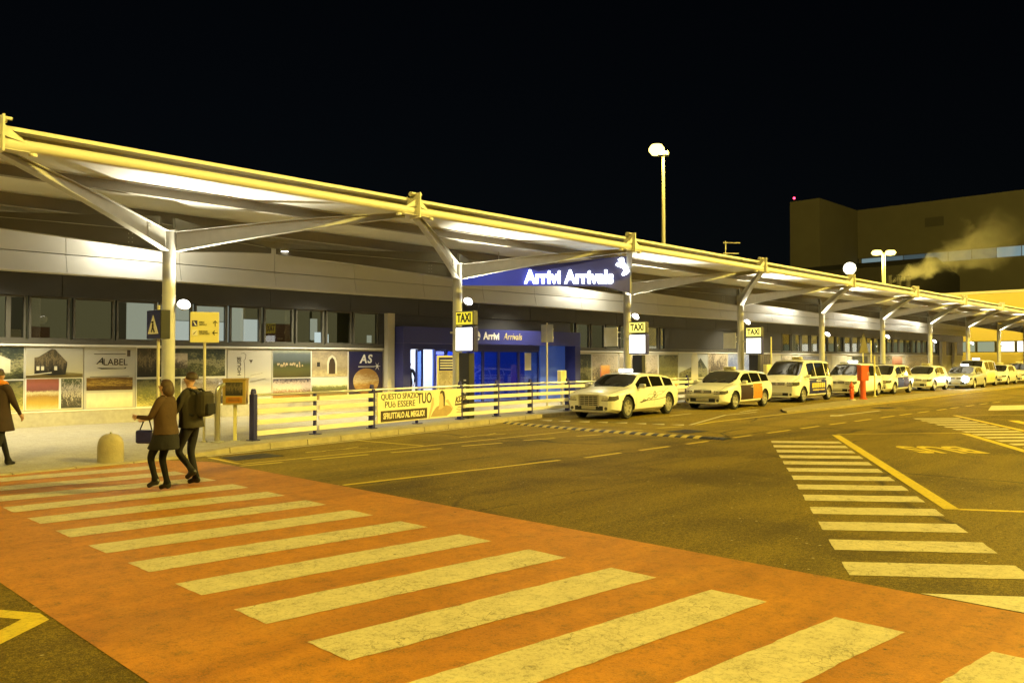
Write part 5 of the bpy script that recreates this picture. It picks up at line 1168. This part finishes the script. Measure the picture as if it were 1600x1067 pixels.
    for p in bm_.polygons:
        best = (1e9, 0)
        for a, b, m_ in sg:
            d = b - a; tt = max(0, min(1, (p.center - a).dot(d) / d.length_squared)); q = (p.center - a - d*tt).length
            if m_ == 2 and p.center.z > 1.44*S: q *= .8
            if q < best[0]: best = (q, m_)
        p.material_index = best[1]; p.use_smooth = True
    body = link('body', bm_, t)
    # hair as a cap that leaves the face free
    hb = bmesh.new(); bmesh.ops.create_uvsphere(hb, u_segments=20, v_segments=14, radius=1)
    hd = Vector(J['skull'])*S + Vector((-.012,0,.012))*S
    for v in list(hb.verts):
        c = v.co.copy()
        if c.x > .35 and c.z < .45: hb.verts.remove(v); continue
        if c.z < -.35 - hairlen*3 and hairlen <= 0: hb.verts.remove(v); continue
        low = max(0, -c.z)
        v.co = hd + Vector((c.x*.108, c.y*.094, c.z*.100 - low*hairlen*.9)) * S + Vector((rnd.gauss(0,.002), rnd.gauss(0,.002), 0))
    hm_ = bpy.data.meshes.new('hair'); hb.to_mesh(hm_); hb.free(); hm_.materials.append(M[hair])
    for p in hm_.polygons: p.use_smooth = True
    link('hair', hm_, t)
    if hairlen > 0:
        hb2 = bmesh.new(); bmesh.ops.create_icosphere(hb2, subdivisions=3, radius=1)
        for v in hb2.verts:
            n_ = 1 + .05*math.sin(v.co.y*14 + v.co.z*3) + rnd.gauss(0,.012)
            v.co = hd + Vector((-.045 + v.co.x*.075*n_, v.co.y*.098*n_, -.075 + v.co.z*.125)) * S
        h2 = bpy.data.meshes.new('hair_length'); hb2.to_mesh(h2); hb2.free(); h2.materials.append(M[hair])
        for p in h2.polygons: p.use_smooth = True
        link('hair_length', h2, t)
    for sy in (-1, 1):
        b = MB(); c = Vector(J['skull'])*S + Vector((.088, sy*.030, -.002))*S; b.lathe([(0,-.011),(.009,-.006),(.011,0),(.009,.006),(0,.011)], c, 8); b.build('eye', M['ink'], body, True)
    b = MB(); c = Vector(J['jaw'])*S + Vector((.066,0,.008))*S; b.bbox(c.x-.004, c.x+.004, c.y-.022, c.y+.022, c.z-.004, c.z+.004, .002); b.build('mouth', M['inkbrown'], body)
    def tubeskirt(rings, mat, nm):
        b = MB(); n = 40; vs = []
        for (x, z, rx, ry) in rings:
            for k in range(n):
                a = 2*math.pi*k/n; f = 1 + .022*math.sin(5*a + z*9) + .018*math.sin(9*a - z*23) + .012*math.sin(z*60 + 2*a)
                vs.append((S*(x + rx*f*math.cos(a)), S*ry*f*math.sin(a), S*z))
        b.add(vs, [(i*n+k, i*n+(k+1)%n, (i+1)*n+(k+1)%n, (i+1)*n+k) for i in range(len(rings)-1) for k in range(n)]); return b.build(nm, M[mat], t, True)
    if skirt: tubeskirt([(.01,1.08,.125,.155),(.0,.96,.165,.185),(.01,.80,.20,.20),(.03,.66,.235,.21),(.03,.645,.22,.20)], skirt, 'skirt')
    if jacket: tubeskirt([(.0,1.455,.075,.085),(.0,1.43,.10,.135),(.01,1.36,.14,.195),(.01,1.22,.158,.20),(.01,1.08,.15,.185),(.0,.98,.165,.195),(.0,.88,.18,.205),(.0,.875,.16,.19)], jacket, 'jacket')
    if coat: tubeskirt([(.01,1.40,.09,.15),(.01,1.30,.15,.205),(.01,1.10,.145,.185),(.0,.95,.18,.205),(.01,.76,.22,.225),(.02,.66,.235,.23),(.02,.65,.22,.215)], coat, 'coat')
    return t
walk = R(124)
# couple on the crossing, walking towards the terminal
person('person in brown jacket and dark skirt, one arm held forward, on the crossing', (5.02,11.86,.008), walk, 1.60, top='coatbrown', leg='tights', hair='hairfair', hairlen=.02, girth=1.0, skirt='coatblack', jacket='coatbrown',
       pose=dict(elR=(.16,-.25,1.16), wrR=(.42,-.20,1.10), elL=(.10,.25,1.13), wrL=(.36,.16,1.14), kneeR=(.12,-.09,.49), ankR=(.02,-.09,.09), toeR=(.17,-.10,.035), heelR=(-.03,-.09,.04), kneeL=(.20,.09,.52), ankL=(.10,.09,.16), toeL=(.24,.10,.08), heelL=(.04,.09,.13)))
person('taller person in dark clothes with a backpack, behind the brown jacketed person', (5.52,12.14,.008), walk, 1.70, top='olive', leg='coatblack', hair='hair', girth=1.02, jacket='olive',
       pose=dict(elR=(-.12,-.25,1.12), wrR=(.06,-.24,.96), elL=(.1,.25,1.12), wrL=(.30,.2,1.0), kneeR=(.06,-.09,.49), ankR=(-.05,-.09,.085), toeR=(.11,-.10,.035), heelR=(-.10,-.09,.04), kneeL=(.16,.09,.51), ankL=(-.10,.09,.22), toeL=(.02,.10,.12), heelL=(-.15,.09,.20)))
bp = thing('backpack', 'dark backpack on the back of the taller person on the crossing', 'backpack', (5.52,12.14,.008), walk)
b = MB(); b.bbox(-.31,-.145,-.15,.15,1.04,1.42,.06); b.build('bag', M['olive'], bp); b = MB(); b.bbox(-.345,-.312,-.11,.11,1.07,1.24,.015); b.build('front_pocket', M['coatblack'], bp)
for sy in (-1,1): b = MB(); b.tube([(-.16,sy*.11,1.40),(-.09,sy*.12,1.445),(.04,sy*.12,1.435),(.135,sy*.125,1.32),(.165,sy*.125,1.24),(.07,sy*.15,1.12),(-.12,sy*.15,1.06)], .018, 6); b.build('strap', M['coatblack'], bp)
hbg = thing('handbag', 'small dark handbag held by the person in the brown jacket', 'handbag', (5.02,11.86,.008), walk); b = MB(); b.bbox(.30,.58,-.24,-.12,.66,.86,.03); b.build('bag', M['bluepost'], hbg); b = MB(); b.tube([(.34,-.18,.85),(.39,-.19,1.0),(.43,-.19,1.03),(.48,-.19,1.0),(.54,-.18,.85)], .010, 5); b.build('handle', M['black'], hbg)
# person at the left edge, stepping along the pavement edge
person('person in a long dark coat and orange scarf at the left photo edge', (3.95,16.15,.02), R(35), 1.72, top='coatdark', leg='coatblack', hair='hair', girth=1.15, coat='coatdark',
       pose=dict(kneeL=(.20,.08,.50), ankL=(.34,.08,.10), toeL=(.49,.09,.04), heelL=(.29,.08,.05), kneeR=(-.05,-.08,.48), ankR=(-.30,-.08,.12), toeR=(-.17,-.09,.04), heelR=(-.35,-.08,.10)))
sc = thing('scarf', 'orange scarf round the neck of the person at the left edge', 'scarf', (3.95,16.15,.02), R(35)); b = MB(); b.tube([(.09*math.cos(a)*1.15, .10*math.sin(a)*1.15, 1.475 + .02*math.sin(2*a)) for a in [i*math.pi/8 for i in range(17)]], .05, 8); b.bbox(.10,.16,-.02,.07,1.20,1.47,.02); b.build('cloth', M['orange'], sc, True)
# travellers inside the entrance
person('person with a dark jacket standing inside the left opening of the entrance', (19.9,25.6,.126), R(-120), 1.76, top='olive', leg='coatblack', girth=1.15, pose=dict(kneeL=(.02,.09,.49), ankL=(0,.09,.09), toeL=(.15,.1,.04), heelL=(-.05,.09,.04), kneeR=(.02,-.09,.49), ankR=(0,-.09,.09), toeR=(.15,-.1,.04), heelR=(-.05,-.09,.04)))
person('person in black carrying a pale bag just inside the entrance beside the information board', (20.7,25.9,.126), R(-150), 1.66, top='coatblack', leg='coatblack', girth=1.1)
person('person seen small against the white gap of the sliding doors', (22.9,26.0,.126), R(-100), 1.70, top='coatdark', leg='coatblack', girth=1.1)
# ================================================================ lamps, masts and the far background
M['sodhead'] = emat('sodium_lamp', (1.0,.80,.20), 12); M['sodwarm'] = emat('sodium_lamp_bright', (1.0,.80,.20), 4.5); M['whitehead'] = emat('white_lamp', (1.0,.93,.66), 3)
def sod(loc, W, r=.25, col=SODIUM):
    l = bpy.data.lights.new('sodium_light', 'POINT'); l.energy = W; l.color = col; l.shadow_soft_size = r; o = link('sodium_light', l); o.location = loc; return o
# street lamps on the camera's side of the road: they light the whole forecourt
for k, (x, y, W_m, lb) in enumerate(((34.7,-17.8,1.95,'high lamp mast behind and right of the camera'), (64,-6,1.1,'high lamp mast on the near side far down the road'), (-12,-8,.50,'high lamp mast behind and left of the camera'))):
    HM = 23.5 if k == 0 else 18.0
    t = thing('lamp_mast', lb, 'lamp mast', (x,y,0), 0, 'lamp masts on the near side of the road')
    b = MB(); b.cyl((0,0,0),(0,0,HM),.22,.11,n=14); b.cyl((0,0,0),(0,0,.4),.34,n=14); b.build('pole', M['steel'], t, True)
    b = MB(); b.cyl((0,0,HM-.2),(0,0,HM),.5,n=16); hd = b.build('head', M['steel'], t, True)
    for a in range(4):
        c = Vector((math.cos(a*math.pi/2)*.62, math.sin(a*math.pi/2)*.62, HM-.18)); b = MB(); b.bbox(c.x-.22, c.x+.22, c.y-.22, c.y+.22, HM-.24, HM-.04, .03); b.build('floodlight', M['steel'], t)
        b = MB(); b.box(c.x-.18, c.x+.18, c.y-.18, c.y+.18, HM-.26, HM-.245); b.build('lens', M['sodhead'], t)
    sod((x, y, HM-.5), P_STREET * W_m, .5)
# high mast behind the terminal
t = thing('lamp_mast', 'tall slim mast with one glowing yellow lamp rising behind the canopy', 'lamp mast', (58.9,39.3,0))
b = MB(); b.cyl((0,0,0),(0,0,19.6),.24,.12,n=14); b.build('pole', M['cream'], t, True)
b = MB(); b.cyl((0,0,19.3),(0,0,19.6),.5,n=16); b.build('head', M['steel'], t, True)
b = MB(); b.lathe([(0,-.5),(.42,-.42),(.66,-.1),(.66,.12),(.45,.42),(0,.5)], (-.42,.38,19.8), 18); b.build('lamp', M['sodwarm'], t, True)
sod((57.9,38.6,19.9), 5000, .5)
t = thing('double_lamp', 'yellow T shaped double street lamp in front of the big dark building', 'street lamp', (77.6,27.9,0))
b = MB(); b.cyl((0,0,5.98),(0,0,11.6),.2,.14,n=12); b.cyl((0,0,0),(0,0,5.98),.2,n=12); b.build('pole', M['cream'], t, True)
dv = Vector((.697,-.717,0)); b = MB(); b.cyl(dv*-1.0+Vector((0,0,11.62)), dv*1.0+Vector((0,0,11.62)), .08, n=8); b.build('cross_arm', M['steel'], t)
for sg_ in (-1,1):
    c = dv*sg_*.62; b = MB(); b.lathe([(0,-.26),(.36,-.2),(.50,0),(.36,.2),(0,.26)], c + Vector((0,0,11.72)), 14); b.build('lamp', M['sodwarm'], t, True)
    sod((77.6+c.x,27.9+c.y,11.0), 1500, .3)
t = thing('globe_lamp', 'white glowing globe lamp on a short stub at the canopy edge', 'lamp', (60.05,24.0,5.981))
b = MB(); b.cyl((0,0,0),(0,0,2.2),.16,n=12); b.build('stub', M['cream'], t, True); b = MB(); b.lathe([(0,2.12),(.25,2.2),(.42,2.42),(.45,2.6),(.38,2.85),(.2,3.0),(0,3.05)], n=20); b.build('globe', M['whitehead'], t, True)
l = bpy.data.lights.new('globe_light', 'POINT'); l.energy = 900; l.color = (1,.95,.8); l.shadow_soft_size = .4; lo = link('globe_light', l); lo.location = (59.9,23.0,8.9)
# roof aerial
t = thing('roof_aerial', 'thin double aerial on the terminal roof, seen above the canopy edge', 'aerial', (45.1,25.6,5.981)); b = MB(); b.cyl((0,0,0),(0,0,3.2),.03,n=6); b.build('mast', M['steel'], t)
for hz, L_ in ((3.1,.62),(2.45,.55)): b = MB(); b.cyl((-.1,.1,hz),(L_*1.0,-L_*1.05,hz-.02),.035,n=6); b.build('rod', M['cream'], t)
# roof plant with three flues and steam
t = thing('roof_plant', 'dark roof plant room with three short flues at the end of the terminal roof', 'plant room', (86,29,5.981))
b = MB(); b.box(-8,1.4,-2.2,8,0,1.9); b.box(1.41,1.9,-3.2,8,0,1.2); b.build('housing', M['roofdark'], t)
for fx, fy in ((-.9,1.1), (.1,.55), (1.0,-.05)): b = MB(); b.cyl((fx,fy,1.9),(fx,fy,4.3),.24,n=12); b.cyl((fx,fy,4.2),(fx,fy,4.35),.30,n=12); b.build('flue', M['roofdark'], t, True)
# steam: one closed volume drifting to the right
A_ = Vector((86.0,29.7,10.0)); B_ = Vector((95.5,19.5,15.8)); Ld = (B_-A_).length; dS = (B_-A_).normalized(); uS = dS.orthogonal().normalized(); wS = dS.cross(uS)
b = MB(); n_ = 18; vs = []
for i in range(9):
    for k in range(n_):
        a = 2*math.pi*k/n_; r_ = .7 + 5.2*i/8; vs.append(A_ + dS*(Ld*(i/8*1.25-.05)) + (uS*math.cos(a) + wS*math.sin(a))*r_*1.15)
b.add(vs, [tuple(range(n_-1,-1,-1)), tuple(range(8*n_, 9*n_))] + [(i*n_+k, i*n_+(k+1)%n_, (i+1)*n_+(k+1)%n_, (i+1)*n_+k) for i in range(8) for k in range(n_)])
vm = bpy.data.materials.new('steam'); vm.use_nodes = True; tt = vm.node_tree; tt.nodes.clear()
pv_ = N(tt, 'ShaderNodeVolumePrincipled'); pv_.inputs['Color'].default_value = (.9,.88,.75,1); pv_.inputs['Anisotropy'].default_value = .1
P_ = N(tt, 'ShaderNodeNewGeometry').outputs['Position']
def vm_(op, a, b=None, out=0):
    n = N(tt, 'ShaderNodeVectorMath', operation=op)
    for i, q in enumerate((a, b)):
        if q is None: continue
        if hasattr(q, 'is_linked'): tt.links.new(q, n.inputs[i])
        else: n.inputs[i].default_value = q
    return n.outputs[out]
rel = vm_('SUBTRACT', P_, tuple(A_)); tl = vm_('DOT_PRODUCT', rel, tuple(dS), 1)
dd = vm_('LENGTH', vm_('CROSS_PRODUCT', rel, tuple(dS)), None, 1)
tn = math_(tt, 'DIVIDE', tl, Ld)
rr = math_(tt, 'MULTIPLY_ADD', tn, 3.9, .55)
n1 = noise(tt, P_, .42, 5, .62, .6)
val = math_(tt, 'ADD', math_(tt, 'SUBTRACT', 1.0, math_(tt, 'DIVIDE', dd, rr)), math_(tt, 'MULTIPLY_ADD', n1, 2.4, -1.35))
dens = ramp(tt, [(.05,(0,0,0)),(.55,(1,1,1))], val).outputs[0]
fade = ramp(tt, [(0,(1,1,1)),(.15,(.45,.45,.45)),(.45,(.17,.17,.17)),(.85,(0,0,0))], tn).outputs[0]
tt.links.new(math_(tt, 'MULTIPLY', math_(tt, 'MULTIPLY', dens, fade), 1.3), pv_.inputs['Density'])
ou = N(tt, 'ShaderNodeOutputMaterial'); tt.links.new(pv_.outputs[0], ou.inputs['Volume'])
sm_ = b.build('steam', vm); tag(sm_, 'pale yellow steam drifting up to the right from the roof flues', 'steam', kind='stuff')
sod((84.5,26.5,9.9), 900, .4)  # added bare light that brightens the steam, no fixture stands here
# big dark building
t = thing('tower_building', 'huge dim concrete building with a corner tower and one long pale window band', 'building', (142,60,0))
def bpn(mb, name, mat): return mb.build(name, mat, t, world=True)
bpn(MB().box(134,150,58.5,63.7,0,29.0), 'corner_tower', M['smokebuilding'])
q = MB(); q.box(150,170,-30,58.48,0,18.45); q.box(150,170,-30,58.48,20.15,29.0); q.box(150.4,170,-30,58.48,18.45,20.15); bpn(q, 'wall', M['smokebuilding'])
for i in range(24):
    y0 = 57.8 - i*3.6; lit = [.30,.16,.10,.14,.16,.12,.34,.42][i % 8] if i < 14 else .2
    bpn(MB().box(150.1,150.2,y0-3.45,y0,18.5,20.1), 'window', emat('far_window', (.50,.72,.75), lit*1.1))
q = MB(); q.box(149.8,150.0,-30,58.4,18.25,18.42); q.box(149.8,150,-30,58.4,20.18,20.3); bpn(q, 'band_trim', M['smokebuilding'])
bpn(MB().box(149.9,150,44,47,24.6,26.2), 'wall_panel', M['frame']); bpn(MB().box(149.85,149.99,24,31,25.4,25.7), 'wall_panel', M['frame'])
q = MB(); q.cyl((134.6,63.2,29.0),(134.6,63.2,29.5),.1,n=8); o = bpn(q, 'beacon_post', M['roofdark']); q = MB(); q.lathe([(0,29.5),(.16,29.53),(.2,29.7),(.14,29.85),(0,29.9)], (134.6,63.2,0), 12); q.build('red_beacon', emat('red_beacon', (1,.04,.10), 8), o, True, world=True)
t = thing('low_dark_roof', 'low dark roof in front of the corner tower', 'building', (120,60,0)); b = MB(); b.box(-14,6,-25,14,0,13.6); b.prism([(-14,13.6),(6,13.6),(-4,15.4)], 'y', -25, 14); b.build('roof', M['roofdark'], t)
# ochre lit building closing the view
t = thing('ochre_building', 'low ochre building brightly lit by street lamps, with a strip of glowing windows', 'building', (105,25,0))
def op(mb, name, mat): return mb.build(name, mat, t, world=True)
q = MB(); q.box(105,118,-25,46,0,2.75); q.box(105,118,-25,46,4.05,9.45); op(q, 'wall', M['yellowwall'])
op(MB().box(104.8,118.2,-25.2,46.2,9.452,9.75), 'parapet', M['cream'])
wl = [emat('glow_window_a', (1,.95,.75), 1.5), emat('glow_window_b', (.65,.72,.45), .5), emat('glow_window_c', (1,.97,.85), 2.6)]
y = 45.5; k = 0
while y > -24:
    f = MB(); f.box(105.02,105.10,y-1.9,y-1.82,2.76,4.04); f.box(105.02,105.10,y-.08,y,2.76,4.04); f.box(105.02,105.10,y-1.82,y-.08,3.98,4.04); f.box(105.02,105.10,y-1.82,y-.08,2.76,2.82); o = op(f, 'window', M['frame'])
    MB().box(105.12,105.16,y-1.82,y-.08,2.83,3.97).build('pane', wl[[1,1,0,2,1,2,2,1][k % 8]], o, world=True); y -= 2.0; k += 1
for yy in (30, 18, 6): sod((98.5,yy,8.6), 2000, .4)
for yy in (30, 18, 6):
    t = thing('wall_lamp_post', f'street lamp in front of the ochre building, number {["nearest the terminal","in its middle","at its right end"][(30,18,6).index(yy)]}'.replace('number ',''), 'street lamp', (98,yy,0), 0, 'street lamps by the ochre building'); b = MB(); b.cyl((0,0,0),(0,0,8.9),.09,.06,n=10); b.build('pole', M['steel'], t, True); b = MB(); b.bbox(-.2,.8,-.16,.16,8.9,9.1,.03); b.build('head', M['steel'], t)
